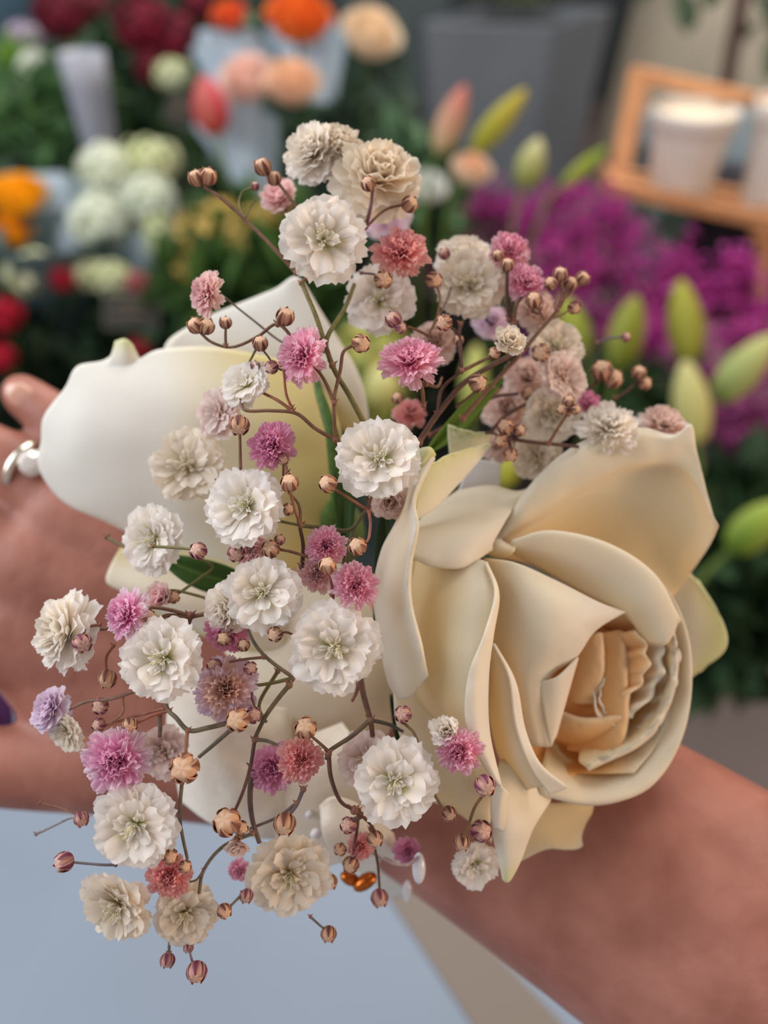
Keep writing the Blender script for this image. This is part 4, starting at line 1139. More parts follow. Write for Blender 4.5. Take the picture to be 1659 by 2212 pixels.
sprig('dark forked stem in the middle between the magenta bloom and the purple pink pair', [
 ([(632, 1462, 155), (600, 1440, 153), (570, 1415, 152), (550, 1390, 151), (535, 1360, 151)], 8, GR),
 ([(570, 1420, 152), (530, 1424, 152), (495, 1430, 152)], 6, BR),
 ([(632, 1465, 155), (590, 1475, 155), (545, 1482, 155)], 8, OL),
 ([(625, 1480, 155), (600, 1510, 154), (575, 1545, 153), (562, 1570, 152), (548, 1600, 151)], 10, (104, 92, 70)),
 ([(600, 1450, 158), (560, 1520, 158), (575, 1560, 156)], 8, OL),
 ([(550, 1600, 151), (540, 1660, 151), (525, 1710, 150), (508, 1750, 150)], 8, DK),
 ([(550, 1598, 151), (575, 1600, 151), (600, 1610, 151)], 8, GR),
 ([(556, 1540, 151), (545, 1510, 152), (545, 1490, 152)], 5, BR),
 ([(545, 1660, 155), (540, 1720, 155), (545, 1770, 156), (560, 1820, 157)], 12, (104, 84, 78)),
 ([(545, 1800, 155), (480, 1830, 153), (440, 1880, 152), (430, 1930, 152)], 8, GR),
 ([(440, 1880, 152), (425, 1900, 151), (410, 1905, 151)], 5, GR),
 ([(525, 1930, 156), (505, 1950, 154), (490, 1965, 153)], 6, GR),
 ([(640, 1375, 150), (620, 1366, 149), (606, 1368, 148)], 5, BR),
])
sprig('brown forked stem at lower centre under the largest white bloom', [
 ([(775, 1440, 155), (785, 1500, 154), (800, 1555, 153), (805, 1590, 154)], 12, (104, 74, 60)),
 ([(800, 1555, 153), (760, 1590, 152), (712, 1622, 151), (705, 1640, 150)], 10, (100, 84, 66)),
 ([(712, 1625, 150), (690, 1605, 150), (672, 1590, 149)], 7, BR),
 ([(710, 1630, 150), (715, 1680, 150), (735, 1730, 151), (765, 1750, 152)], 9, DK),
 ([(800, 1555, 154), (840, 1565, 156), (870, 1580, 158)], 8, (92, 88, 84)),
 ([(765, 1750, 152), (780, 1762, 154), (755, 1775, 155)], 12, DK),
 ([(780, 1760, 154), (800, 1780, 156), (812, 1800, 157)], 7, DK),
 ([(655, 1705, 154), (640, 1740, 154), (620, 1765, 153)], 9, (108, 100, 104)),
 ([(640, 1735, 154), (600, 1765, 156), (540, 1790, 157)], 7, (122, 104, 98)),
 ([(670, 1980, 158), (690, 1998, 158), (702, 2008, 158)], 5, GR),
 ([(775, 1480, 156), (768, 1500, 156), (760, 1515, 156)], 8, (132, 90, 74)),
 ([(775, 1750, 158), (770, 1800, 159), (760, 1850, 160)], 7, DK),
 ([(800, 1790, 160), (815, 1860, 163), (820, 1920, 165)], 6, DK),
])
sprig('thin stem curling from the smooth pinkish bud down beside the cream rose', [
 ([(870, 1560, 152), (895, 1585, 152), (908, 1625, 152), (912, 1660, 153)], 6, (130, 110, 74)),
 ([(935, 1708, 153), (950, 1735, 153), (962, 1750, 154)], 6, (136, 108, 78)),
 ([(1045, 1715, 151), (1025, 1745, 152), (1010, 1790, 153), (1000, 1808, 154)], 7, (122, 96, 62)),
 ([(912, 1660, 153), (930, 1690, 153), (938, 1715, 153)], 6, (130, 110, 74)),
])
sprig('straight thin stalk at lower left over the counter', [
 ([(250, 1868, 152), (220, 1868, 151), (160, 1863, 150)], 6, (122, 116, 124)),
 ([(78, 1802, 162), (120, 1782, 160), (150, 1768, 158), (168, 1768, 157)], 5, (128, 124, 124)),
 ([(85, 1735, 164), (130, 1745, 162), (165, 1760, 158)], 5, (120, 78, 60)),
 ([(365, 2060, 153), (366, 2035, 153), (370, 2010, 154)], 6, (112, 106, 104)),
 ([(418, 2085, 152), (412, 2065, 152), (405, 2030, 153)], 5, (122, 96, 112)),
])
sprig('thick brown branching stem of the right cluster, rising to the cream chain', [
 ([(905, 955, 164), (945, 895, 165), (1000, 830, 166), (1060, 790, 167), (1110, 765, 168)], 12, DK),
 ([(1000, 905, 166), (1060, 835, 168), (1120, 770, 169), (1165, 715, 168), (1205, 670, 168), (1225, 630, 168)], 9, BR),
 ([(1205, 670, 168), (1215, 640, 168), (1212, 605, 168)], 7, BR),
 ([(1215, 650, 168), (1235, 630, 170), (1255, 610, 172)], 6, BR),
 ([(998, 802, 162), (1030, 785, 162), (1060, 770, 161)], 8, BR),
 ([(998, 802, 162), (996, 760, 163), (992, 725, 164), (972, 705, 160)], 7, DK),
 ([(945, 895, 165), (955, 840, 165), (998, 802, 162)], 7, DK),
 ([(995, 700, 168), (990, 740, 168), (1000, 790, 168)], 7, DK),
 ([(915, 875, 160), (912, 840, 158), (905, 822, 157)], 8, BR),
 ([(920, 830, 159), (945, 835, 160), (955, 815, 162)], 7, BR),
 ([(925, 725, 165), (945, 680, 165), (950, 640, 166), (944, 620, 166)], 5, BR),
 ([(925, 725, 165), (905, 715, 162), (880, 705, 160)], 6, BR),
 ([(925, 725, 165), (960, 660, 170), (975, 620, 172)], 4, PU),
 ([(1100, 690, 170), (1095, 640, 168), (1096, 585, 166)], 9, DK),
 ([(1110, 700, 170), (1115, 660, 168), (1128, 640, 168)], 9, BR),
 ([(1175, 690, 168), (1165, 670, 167), (1157, 655, 167)], 5, BR),
 ([(1240, 660, 172), (1215, 680, 170), (1190, 690, 169)], 4, BR),
 ([(780, 590, 165), (805, 592, 163), (820, 598, 161)], 5, PU),
 ([(1033, 840, 162), (1010, 860, 165), (985, 880, 167)], 6, BR),
])
sprig('dark stem crossing behind the top edge of the cream rose', [
 ([(1080, 945, 170), (1150, 955, 170), (1200, 960, 171), (1250, 965, 172)], 8, DK),
 ([(1185, 958, 170), (1205, 925, 168), (1225, 895, 166)], 7, (122, 84, 62)),
 ([(1228, 895, 166), (1230, 880, 166)], 7, (122, 84, 62)),
 ([(1080, 945, 170), (1090, 930, 169)], 9, DK),
 ([(1100, 950, 170), (1103, 970, 169)], 7, DK),
 ([(1000, 940, 174), (1060, 935, 172), (1080, 945, 170)], 6, DK),
 ([(1290, 740, 188), (1320, 730, 187), (1345, 728, 186)], 5, (112, 100, 120)),
 ([(1250, 870, 184), (1290, 820, 184), (1310, 800, 184)], 7, DK),
 ([(1330, 860, 186), (1360, 840, 186), (1385, 815, 186)], 6, DK),
 ([(1000, 1000, 176), (1040, 960, 175), (1090, 900, 176), (1160, 860, 178)], 8, DK),
 ([(930, 940, 176), (1000, 900, 178), (1060, 860, 178), (1120, 850, 179)], 8, (112, 72, 66)),
])
# ------------------------------------------------------------------ the flower shop behind
GREEN = (60, 96, 50); DGREEN = (34, 58, 34); LGREEN = (112, 148, 60)
def foliage(name, px, py, d, rx, ry, label, col=GREEN, col2=DGREEN, n=240, leafmm=34, seed=0, cat='foliage', stems=True, grp=None):
    """a bunch of leafy stems: leaves are the pattern of one mesh, stems another part"""
    rnd = random.Random(seed); c = P(px, py, d)
    e = empty(name, c, label, cat, grp)
    rX, rY = mm(rx, d), mm(ry, d); rZ = min(rX, rY) * .6
    mb = MB()
    for k in range(n):
        u = Vector((rnd.gauss(0, 1), rnd.gauss(0, 1), rnd.gauss(0, 1))).normalized() * rnd.uniform(.3, 1) ** .6
        p = c + RIGHT * u.x * rX + UP * u.y * rY + FWD * u.z * rZ
        dr = Vector((rnd.gauss(0, 1), rnd.gauss(0, 1), rnd.gauss(.6, 1))).normalized()
        sd = dr.cross(Vector((rnd.gauss(0, 1), rnd.gauss(0, 1), rnd.gauss(0, 1)))).normalized()
        L = leafmm / 1000 * rnd.uniform(.6, 1.2); w = L * .24; up = dr.cross(sd)
        cc = mixc(mixc(col, col2, rnd.random()), (190, 214, 190), .16); b = len(mb.v)
        mb.v += [tuple(p), tuple(p + dr * L * .35 + sd * w), tuple(p + dr * L * .75 + sd * w * .7 + up * w * .3), tuple(p + dr * L), tuple(p + dr * L * .75 - sd * w * .7 + up * w * .3), tuple(p + dr * L * .35 - sd * w), tuple(p + dr * L * .45 - up * w * .3)]
        mb.c += [cc] * 7
        mb.f += [(b, b + 1, b + 6), (b + 1, b + 2, b + 6), (b + 2, b + 3, b + 6), (b + 3, b + 4, b + 6), (b + 4, b + 5, b + 6), (b + 5, b, b + 6)]
    mb.build('leaves', M_LEAF, e)
    if stems:
        sb = MB()
        for k in range(7):
            x = rnd.uniform(-.6, .6) * rX
            sb.tube([c + RIGHT * x + Vector((0, 0, -rY * .9)), c + RIGHT * x * 1.1, c + RIGHT * (x * 1.3) + UP * rY * .6], .0022, mixc(col2, (80, 90, 50), .4), 5)
        sb.build('stems', M_STEM, e)
    return e

def shop_rose(px, py, r, d, ci, co, tx, ty, label, name='rose', petals=34, stem=True, grp=None, seed=0):
    rnd = random.Random(seed + 977); R = mm(r, d); ax = nrm(tx, ty); c = P(px, py, d) - ax * R * .5
    q = ax.to_track_quat('Z', 'Y')
    e = empty(name, c, label, 'flower', grp)
    rings = [(.20, 3, 1.0, 84), (.34, 4, 1.0, 80), (.48, 5, .98, 74), (.62, 6, .94, 66), (.78, 7, .84, 54), (.92, 7, .66, 38)]
    for li, (rr, n, hh, el) in enumerate(rings):
        mb = MB()
        for k in range(n):
            a0 = 2 * math.pi * (k + rnd.uniform(-.2, .2)) / n + li; pts, cols = [], []
            for j in range(9):
                t = -1 + j / 4; row, cr_ = [], []
                for i in range(7):
                    s = i / 6; wd = (math.pi / n) * 1.25 * (0.6 + .4 * math.sin(s * 2.2))
                    a = a0 + t * wd
                    rad = R * rr * (.45 + .55 * s ** .5 + (.10 if s > .9 else 0))
                    h = R * hh * s * (1 - .14 * t * t) - R * .12 * li * .3
                    row.append(c + q @ Vector((rad * math.cos(a), rad * math.sin(a), h)))
                    cr_.append(mixc(ci, co, .25 * s + li / 7))
                pts.append(row); cols.append(cr_)
            mb.grid(pts, cols)
        mb.build('petals', M_BG, e)
    sb = MB()
    sb.ellipsoid(c - ax * R * .1, (RIGHT * R * .3, UP * R * .3, BACK * R * .25), (70, 100, 50), 10, 6)
    if stem: sb.tube([c - ax * R * .2, c - ax * R * .6 + Vector((0, .01, -R * 1.2)), c + Vector((0, .03, -R * 3.6))], .0032, (74, 104, 52), 6)
    sb.build('stem', M_STEM, e)
    return e

def floret_head(px, py, rx, ry, d, cols_, label, n=46, fl=.16, name='hydrangea', grp=None, seed=0, cat='flower', drop=.22):
    """dense flower head of many four petalled florets"""
    rnd = random.Random(seed + 31); c = P(px, py, d); rX, rY = mm(rx, d), mm(ry, d); rr = min(rX, rY)
    e = empty(name, c, label, cat, grp); mb = MB()
    for k in range(n):
        z = 1 - 1.7 * (k + .5) / n; a = k * 2.39996
        h = math.sqrt(max(0, 1 - z * z)); u = Vector((h * math.cos(a), h * math.sin(a), z))
        nn = (RIGHT * u.x + UP * u.y + BACK * u.z).normalized()
        p = c + RIGHT * u.x * rX + UP * u.y * rY + BACK * u.z * rr * .8
        p += nn * rnd.uniform(-.16, .0) * rr
        t1 = nn.cross(Vector((.3, .5, .8))).normalized(); t2 = nn.cross(t1)
        F_ = rr * fl * rnd.uniform(.8, 1.25); cc = mixc(cols_[0], cols_[1], rnd.random()); rot = rnd.random() * 3
        for m_ in range(5):
            aa = rot + m_ * 2 * math.pi / 5
            u1 = t1 * math.cos(aa) + t2 * math.sin(aa); u2 = t2 * math.cos(aa) - t1 * math.sin(aa)
            b = len(mb.v)
            mb.v += [tuple(p), tuple(p + u1 * F_ * .55 + u2 * F_ * .45 + nn * F_ * .28), tuple(p + u1 * F_ * 1.05 + nn * F_ * .22), tuple(p + u1 * F_ * .55 - u2 * F_ * .45 + nn * F_ * .28)]
            mb.c += [mixc(cc, (170, 180, 110), .18)] + [cc] * 3
            mb.f += [(b, b + 1, b + 2, b + 3)]
    mb.build('florets', M_BG, e)
    sb = MB(); sb.ellipsoid(c, (RIGHT * rX * .72, UP * rY * .72, BACK * rr * .55), mixc(cols_[1], (120, 140, 80), .3), 14, 8)
    sb.tube([c, c + Vector((0, .02, -drop * .5)), c + Vector((0, .04, -drop))], .004, (76, 104, 56), 6)
    sb.build('stem', M_STEM, e)
    return e

def statice(px, py, rx, ry, d, label, seed, c1=(176, 52, 150), c2=(120, 30, 110), n=420, grp='purple flower bunches at right'):
    rnd = random.Random(seed + 5); c = P(px, py, d); rX, rY = mm(rx, d), mm(ry, d)
    e = empty('purple_flower_bunch', c, label, 'flowers', grp); mb = MB(); sb = MB()
    for k in range(22):
        a = rnd.random() * 6.28; rr = math.sqrt(rnd.random())
        tip = c + RIGHT * rr * math.cos(a) * rX * .9 + UP * rr * math.sin(a) * rY * .9 + BACK * rnd.uniform(-.3, .5) * min(rX, rY)
        foot = c + Vector((rnd.uniform(-.01, .01), .03, -rY * 1.5))
        sb.tube([foot, (tip + foot) / 2 + RIGHT * .01, tip], .0014, (96, 84, 60), 4)
        for m_ in range(n // 22):
            o = Vector((rnd.gauss(0, 1), rnd.gauss(0, 1), rnd.gauss(0, 1))) * .36 * rX / 2.2
            p = tip + o; s = rnd.uniform(.0035, .0065); cc = mixc(c1, c2, rnd.random())
            if rnd.random() < .12: cc = mixc(cc, (220, 120, 190), .5)
            q = Vector((rnd.gauss(0, 1), rnd.gauss(0, 1), rnd.gauss(.5, 1))).normalized()
            t1 = q.cross(Vector((.2, .9, .3))).normalized() * s; t2 = q.cross(t1).normalized() * s; b = len(mb.v)
            for m2 in range(5):
                aa = m2 * 2 * math.pi / 5
                mb.v.append(tuple(p + (t1 * math.cos(aa) + t2 * math.sin(aa)) + q * s * .6)); mb.c.append(cc)
            mb.v.append(tuple(p)); mb.c.append(mixc(cc, (70, 20, 70), .5))
            mb.f += [(b + m2, b + (m2 + 1) % 5, b + 5) for m2 in range(5)]
    mb.build('florets', M_BG, e); sb.build('stems', M_STEM, e)
    return e

def lily_bud(p0, p1, w, d, c0, c1, label, seed=0, stem=True, name='lily_bud', cat='flower bud', grp='lily buds in the bunch at right'):
    """elongated bud from its foot p0 to its tip p1 (pixels)"""
    A, B = P(p0[0], p0[1], d), P(p1[0], p1[1], d - 6); ax = (B - A); L = ax.length; R = mm(w, d) / 2
    e = empty(name, A, label, cat, grp); q = ax.to_track_quat('Z', 'Y')
    mb = MB(); pts, cols = [], []
    for i in range(16):
        s = i / 15; r = R * (math.sin(math.pi * (s ** .9 * .93 + .05)) ** .62) * (1 - .12 * s)
        if i == 0: r *= .4
        row, cr_ = [], []
        for k in range(24):
            ph = 2 * math.pi * k / 24; g = abs(math.cos(1.5 * ph))
            rr = r * (1 - .10 * (1 - g) ** 2)
            row.append(A + q @ Vector((rr * math.cos(ph), rr * math.sin(ph), L * s)))
            cr_.append(mixc(mixc(c0, c1, s), (200, 204, 130), .35 * (1 - g)))
        pts.append(row); cols.append(cr_)
    mb.grid(pts, cols, closed_v=True); mb.build('bud_petals', M_BG, e)
    sb = MB(); dn = Vector((0, .04, -.12))
    sb.tube([A, A - ax.normalized() * .02, A - ax.normalized() * .035 + dn * .4, A - ax.normalized() * .04 + dn, A - ax.normalized() * .04 + dn * 6.0], [.003, .0026, .003, .0034, .004], (104, 128, 60), 7)
    sb.build('stalk', M_STEM, e)
    return e

def lathe_thing(name, px, py, d, prof, m, label, cat, col, axis=None, parts=None):
    c = P(px, py, d); e = empty(name, c, label, cat)
    mb = MB(); mb.lathe(prof, col, 40, c, axis); mb.build('body', m, e)
    if parts:
        for pn, pr, pc in parts:
            m2 = MB(); m2.lathe(pr, pc, 40, c, axis); m2.build(pn, m, e)
    return e

# grey planter ------------------------------------------------------
def box_thing(e, name, p0, p1, m, col, bevel=.004):
    mb = MB(); a, b = Vector(p0), Vector(p1); c = (a + b) / 2; h = (b - a) / 2
    mb.box(c, (Vector((h.x, 0, 0)), Vector((0, h.y, 0)), Vector((0, 0, h.z))), col)
    return mb.build(name, m, e, smooth=False, bevel=bevel)
pd = 2900
pc = P(1195, 55, pd)          # top corner towards the camera
e = empty('planter', (pc.x, pc.y, 0), 'tall square grey planter with moss behind the purple flowers', 'planter')
M_GREY = mat('planter_grey', (118, 126, 136), rough=0.5, spec=0.4, nscale=4, namp=.08)
ang = math.radians(-24)
u = Vector((-math.cos(ang), -math.sin(ang) * -1 * -1, 0)); u = Vector((-math.cos(math.radians(8)), math.sin(math.radians(8)), 0)); v = Vector((.62, .78, 0)).normalized()
W1, W2, ZT = .46, .46, pc.z
mb = MB()
def ring(z, k):
    o = (u * W1 + v * W2) * .5; c0 = Vector((pc.x, pc.y, 0)) + o
    return [c0 + (u * sx * W1 + v * sy * W2) * .5 * k + Vector((0, 0, z)) for sx, sy in ((-1, -1), (1, -1), (1, 1), (-1, 1))]
rs = [ring(0.0, .80), ring(ZT, 1.0), ring(ZT, .93), ring(ZT - .05, .92)]
for r in rs: mb.v += [tuple(x) for x in r]; mb.c += [(100, 108, 116)] * 4
for a in range(3):
    for k in range(4): mb.f.append((a * 4 + k, a * 4 + (k + 1) % 4, a * 4 + 4 + (k + 1) % 4, a * 4 + 4 + k))
mb.f.append((3, 2, 1, 0))
mb.build('planter_box', M_GREY, e, smooth=False, bevel=.006)
sb = MB(); r = ring(ZT - .045, .92); sb.v = [tuple(x) for x in r]; sb.c = [(50, 46, 34)] * 4; sb.f = [(0, 1, 2, 3)]
sb.build('soil', mat('soil', (56, 50, 36), rough=.9, nscale=60, namp=.4), e, smooth=False)
foliage('moss_plant', 1120, -30, pd + 240, 110, 42, 'low mossy green plant growing in the tall grey planter', (118, 128, 74), (74, 84, 44), 300, 40, 3, 'plant', stems=False)
# second dark planter behind left
e = empty('planter', P(850, 300, 3300), 'dark slate planter standing left behind the tall grey planter', 'planter')
cc = P(855, 300, 3300)
box_thing(e, 'planter_box', (cc.x - .22, cc.y + .35, 0), (cc.x + .22, cc.y + .75, 1.05), mat('slate', (84, 94, 98), rough=.6, nscale=5), (80, 84, 88), .01)
box_thing(e, 'planter_rim', (cc.x - .235, cc.y + .335, 1.05), (cc.x + .235, cc.y + .765, 1.09), mat('slate_rim', (92, 102, 106), rough=.5), (80, 84, 88), .006)
# beige pillar (rounded) at right
M_BEIGE = mat('pillar_plaster', (196, 186, 168), rough=.85, nscale=5, namp=.12)
pl = MB(); pcx = P(1600, 200, 3600)
pl.lathe([(.62, 0), (.60, .3), (.56, .7), (.50, 1.2), (.46, 2.0), (.46, 3.3), (0, 3.3)], (178, 168, 150), 48, (pcx.x + .16, pcx.y + .4, 0))
o = pl.build('trim_1', M_BEIGE, None); o['kind'] = 'structure'
# little tree with a dark trunk at right
tp = P(1585, 80, 2300)
e = empty('potted_tree', (tp.x, tp.y, 0), 'slim dark trunked tree with drooping leaves at the upper right', 'tree')
tb_ = MB(); tb_.tube([P(1545, 440, 2150), P(1560, 250, 2200), P(1580, 120, 2250), P(1602, 0, 2300), P(1640, -200, 2400)], [.02, .02, .021, .022, .02], (60, 40, 36), 10)
tb_.build('trunk', mat('bark', (62, 42, 36), rough=.8, nscale=60, namp=.3), e)
lb = MB(); rnd = random.Random(4)
for (lx, ly, dx, dy, ln) in ((1470, -40, .1, -1, .15), (1482, -25, .1, -1, .12), (1640, -20, .7, -1, .14), (1655, 20, .6, -.8, .12), (1630, 60, -.9, -.1, .07), (1560, -60, -.5, -1, .12), (1690, 60, -.3, -1, .16), (1400, -80, -.2, -1, .12)):
    p = P(lx, ly, 2280); dr = (RIGHT * dx + UP * dy).normalized(); sd = dr.cross(BACK).normalized()
    G = []
    for i in range(9):
        s = i / 8; w = .030 * math.sin(math.pi * (s * .94 + .03)) ** .8
        G.append([p + dr * ln * s + sd * w * t + BACK * (-.010 * abs(t) + .02 * s) for t in (-1, -.5, 0, .5, 1)])
    lb.grid(G, (44, 66, 38))
    lb.tube([p, p - dr * .05 + UP * .03, P(1600, -40, 2300)], .003, (58, 48, 36), 5)
lb.build('leaves', M_LEAF, e)

# wooden rack with pots -------------------------------------------
M_WOOD = mat('rack_wood', (214, 156, 110), rough=.5, spec=.35, nscale=40, namp=.14)
rk = empty('wooden_rack', P(1480, 450, 1120), 'orange brown wooden rack holding white pots at upper right', 'rack')
def bar(name, a, b, w, h=None):
    A, B = P(*a), P(*b); d = (B - A); L = d.length; d.normalize(); s = d.cross(Vector((0.1, .99, .05))).normalized(); t = d.cross(s)
    mb = MB(); mb.box((A + B) / 2, (d * L / 2, s * w / 2, t * (h or w) / 2), (206, 138, 84))
    return mb.build(name, M_WOOD, rk, smooth=False, bevel=.0015)
bar('post', (1378, 148, 1120), (1325, 425, 1160), .021)
bar('post', (1700, 225, 1120), (1640, 520, 1160), .024)
bar('post', (1392, 165, 1220), (1345, 380, 1250), .018)
bar('top_rail', (1372, 158, 1120), (1705, 232, 1120), .016)
bar('shelf_rail', (1315, 400, 1130), (1690, 484, 1130), .018)
bar('shelf_rail', (1300, 372, 1200), (1690, 440, 1200), .018)
bar('shelf_rail', (1315, 398, 1130), (1345, 372, 1210), .018)
bar('leg', (1655, 470, 1150), (1640, 700, 1250), .024)
bar('shelf_slat', (1338, 392, 1175), (1690, 462, 1175), .014)
bar('shelf_slat', (1330, 398, 1155), (1690, 470, 1155), .010)
M_POT = mat('pot_ceramic', (228, 222, 214), rough=.4, spec=.45)
def pot(px, py, d, r, h, label, col=(228, 224, 216)):
    c = P(px, py, d); e = empty('white_pot', c, label, 'pot', 'white pots on the wooden rack'); ax = Vector((0, 0, 1)); mb = MB()
    mb.lathe([(0, 0), (r * .70, 0), (r * .74, h * .04), (r * .90, h * .72), (r * .92, h * .78)], col, 40, c)
    bd_ = mb.build('pot_body', M_POT, e)
    rm = MB(); rm.lathe([(r * .92, h * .78), (r * 1.0, h * .80), (r * 1.03, h * .98), (r * 1.0, h), (r * .95, h * .99), (r * .90, h * .86)], (240, 236, 230), 40, c)
    rm.build('pot_rim', M_POT, bd_)
    fl_ = MB(); fl_.lathe([(r * .92, h * .93), (r * .5, h * .96), (0, h * .97)], (240, 226, 200), 32, c)
    fl_.build('pot_filling', mat('cream_filling', (244, 230, 204), rough=.7), e)
pot(1462, 425, 1180, .056, .118, 'white pot with a cream top standing on the wooden rack, whole in view')
pot(1655, 462, 1180, .052, .150, 'white pot cut by the right edge, second on the wooden rack')
# glassy blue stuff beneath the rack
foliage('eucalyptus', 1440, 470, 1250, 80, 60, 'pale blue green leafy sprig under the wooden rack', (170, 196, 196), (110, 140, 140), 90, 40, 77, 'foliage')
lathe_thing('dark_bucket', 1560, 640, 1380, [(0, 0), (.10, 0), (.13, .16), (.135, .17), (.12, .165), (.10, .04)], mat('bucket_dark', (52, 50, 62), rough=.4), 'dark blue grey bucket below the wooden rack', 'bucket', (50, 50, 60))
lathe_thing('grey_tub', 1500, 560, 1700, [(0, 0), (.14, 0), (.18, .24), (.185, .25), (.17, .24), (.15, .04)], mat('tub_grey', (128, 140, 146), rough=.4), 'grey tub standing behind the dark bucket under the rack', 'tub', (120, 130, 140))

# purple flowers ----------------------------------------------------
for i, a in enumerate((
 (1210, 470, 110, 80, 1120, 'magenta purple bunch nearest the wooden rack, highest of the purple mass'),
 (1320, 530, 100, 80, 1080, 'magenta purple bunch right of the highest one'),
 (1080, 470, 110, 55, 1160, 'purple bunch fading to mauve, farthest left in the purple mass'),
 (1180, 600, 110, 90, 1040, 'magenta purple bunch behind the two light pink blooms'),
 (1470, 640, 130, 90, 1020, 'magenta purple bunch below the dark bucket'),
 (1330, 650, 110, 90, 1060, 'mauve purple bunch in the middle of the purple mass'),
 (1610, 640, 90, 90, 1040, 'magenta purple bunch at the right edge below the rack leg'),
 (1420, 780, 120, 90, 980, 'deep purple bunch around the green lily buds'),
 (1580, 800, 120, 100, 980, 'deep purple bunch at the right edge among the lily buds'),
 (1230, 740, 110, 90, 1000, 'dark purple bunch behind the cream bloom chain'),
 (1640, 930, 80, 70, 960, 'dull mauve bunch lowest at the right edge'),
 (1560, 930, 110, 80, 930, 'dull purple bunch just right of the corner of the cream rose'),
 (1000, 560, 90, 70, 1140, 'dusky purple bunch behind the large cream open bloom'),
)):
    dull = a[5].startswith(('dull', 'dusky', 'mauve', 'dark'))
    statice(*a[:5], a[5], i, c1=(190, 98, 160) if dull else (222, 86, 182), c2=(136, 62, 116) if dull else (176, 56, 150))
# lily buds ---------------------------------------------------------
LB = [
 ((945, 330), (1005, 185), 62, 900, (206, 186, 150), (206, 110, 110), 'pink and cream lily bud standing tallest, against the grey planter'),
 ((1020, 330), (1135, 195), 58, 900, (150, 158, 50), (206, 186, 76), 'yellow lily bud leaning right, beside the pink one at the grey planter'),
 ((1130, 405), (1165, 300), 66, 900, (150, 158, 80), (216, 212, 170), 'pale cream green lily bud low before the grey planter'),
 ((1215, 400), (1312, 318), 34, 900, (160, 170, 60), (140, 172, 62), 'thin green lily bud leaning towards the wooden rack'),
 ((1335, 795), (1375, 640), 84, 760, (120, 130, 40), (140, 146, 56), 'plump olive green lily bud in front of the purple flowers'),
 ((1490, 785), (1470, 605), 80, 760, (140, 142, 44), (172, 172, 66), 'upright yellow green lily bud, tallest before the purple flowers'),
 ((1505, 960), (1480, 780), 84, 720, (186, 184, 110), (214, 210, 150), 'pale yellow lily bud standing just beyond the corner of the cream rose'),
 ((1545, 865), (1670, 725), 86, 740, (132, 154, 92), (206, 206, 140), 'pale green lily bud pointing up right at the right edge'),
 ((1575, 1190), (1690, 1085), 92, 700, (96, 130, 40), (168, 186, 84), 'green lily bud at the right edge beside the cream rose'),
 ((1265, 770), (1215, 640), 66, 800, (172, 184, 66), (160, 168, 60), 'bright green lily bud partly hidden by the cream bloom chain'),
 ((1085, 1055), (1090, 950), 74, 700, (170, 178, 60), (190, 196, 90), 'yellow green lily bud behind the white ribbon end'),
 ((1020, 900), (1030, 745), 60, 760, (176, 184, 90), (196, 200, 120), 'pale green lily bud deep behind the right stems'),
 ((830, 880), (820, 790), 84, 760, (190, 188, 110), (214, 210, 150), 'pale yellow lily bud behind the stems above the central bloom'),
]
for l in LB: lily_bud(l[0], l[1], l[2], l[3], l[4], l[5], l[6])
foliage('lily_leaves', 1590, 1210, 900, 100, 170, 'dark green lily leaves at the right edge below the buds', (40, 70, 34), (24, 46, 24), 420, 90, 21, 'foliage')
foliage('lily_leaves', 1560, 1380, 900, 70, 110, 'dark green pointed leaves hanging beside the right side of the cream rose', (44, 74, 40), (28, 50, 28), 110, 90, 22, 'foliage')
foliage('lily_leaves', 1360, 860, 960, 120, 60, 'green leaves at the foot of the olive lily bud', (50, 84, 44), (36, 60, 34), 150, 60, 23, 'foliage')
foliage('lily_leaves', 900, 420, 1080, 70, 110, 'green lily foliage left of the pink lily bud', (66, 104, 60), (40, 66, 44), 200, 60, 24, 'foliage')
shop_rose(1020, 360, 46, 880, (236, 180, 140), (248, 238, 222), .2, .7, 'cream and orange blurred flower below the pink lily bud', 'lily_flower', seed=51)
shop_rose(925, 400, 44, 940, (240, 244, 240), (250, 250, 248), .1, .5, 'blurred white flower beside the cream topmost bloom', 'lily_flower', seed=52)
floret_head(800, 800, 90, 120, 900, ((196, 192, 110), (150, 160, 80)), 'yellow green blurred flower head behind the long dark stem', 40, .3, 'chrysanthemum', seed=53)

# left part: buckets of flowers ------------------------------------
foliage('greenery', 60, 560, 1500, 260, 380, 'deep green leafy wall behind the left flowers', (48, 78, 46), (26, 46, 32), 900, 60, 1, 'foliage')
foliage('greenery', 360, 200, 1500, 260, 260, 'deep green leafy bunch behind the dark red flowers', (50, 84, 50), (24, 44, 32), 900, 60, 2, 'foliage')
foliage('greenery', 640, 420, 1450, 220, 300, 'dark green leafy bunch behind the peach roses', (56, 82, 62), (30, 50, 42), 800, 60, 4, 'foliage')
foliage('greenery', 800, 220, 1500, 90, 200, 'grey green leafy bunch under the cream rose at top', (76, 98, 80), (50, 70, 62), 350, 50, 5, 'foliage')
foliage('greenery', 560, 620, 1000, 190, 130, 'bright green broad leaves behind the upper left stems', (72, 112, 44), (38, 70, 30), 260, 80, 6, 'foliage')
foliage('greenery', 120, 260, 1250, 150, 110, 'mid green feathery leaves at upper left', (76, 120, 58), (44, 80, 42), 380, 40, 7, 'foliage')
foliage('greenery', 180, 760, 1100, 240, 120, 'very dark green leaves behind the left rose petal', (34, 60, 34), (20, 38, 26), 380, 70, 8, 'foliage')
foliage('greenery', 300, 900, 1200, 360, 160, 'shaded green leaves under the left buckets', (30, 50, 32), (18, 32, 24), 500, 80, 9, 'foliage')
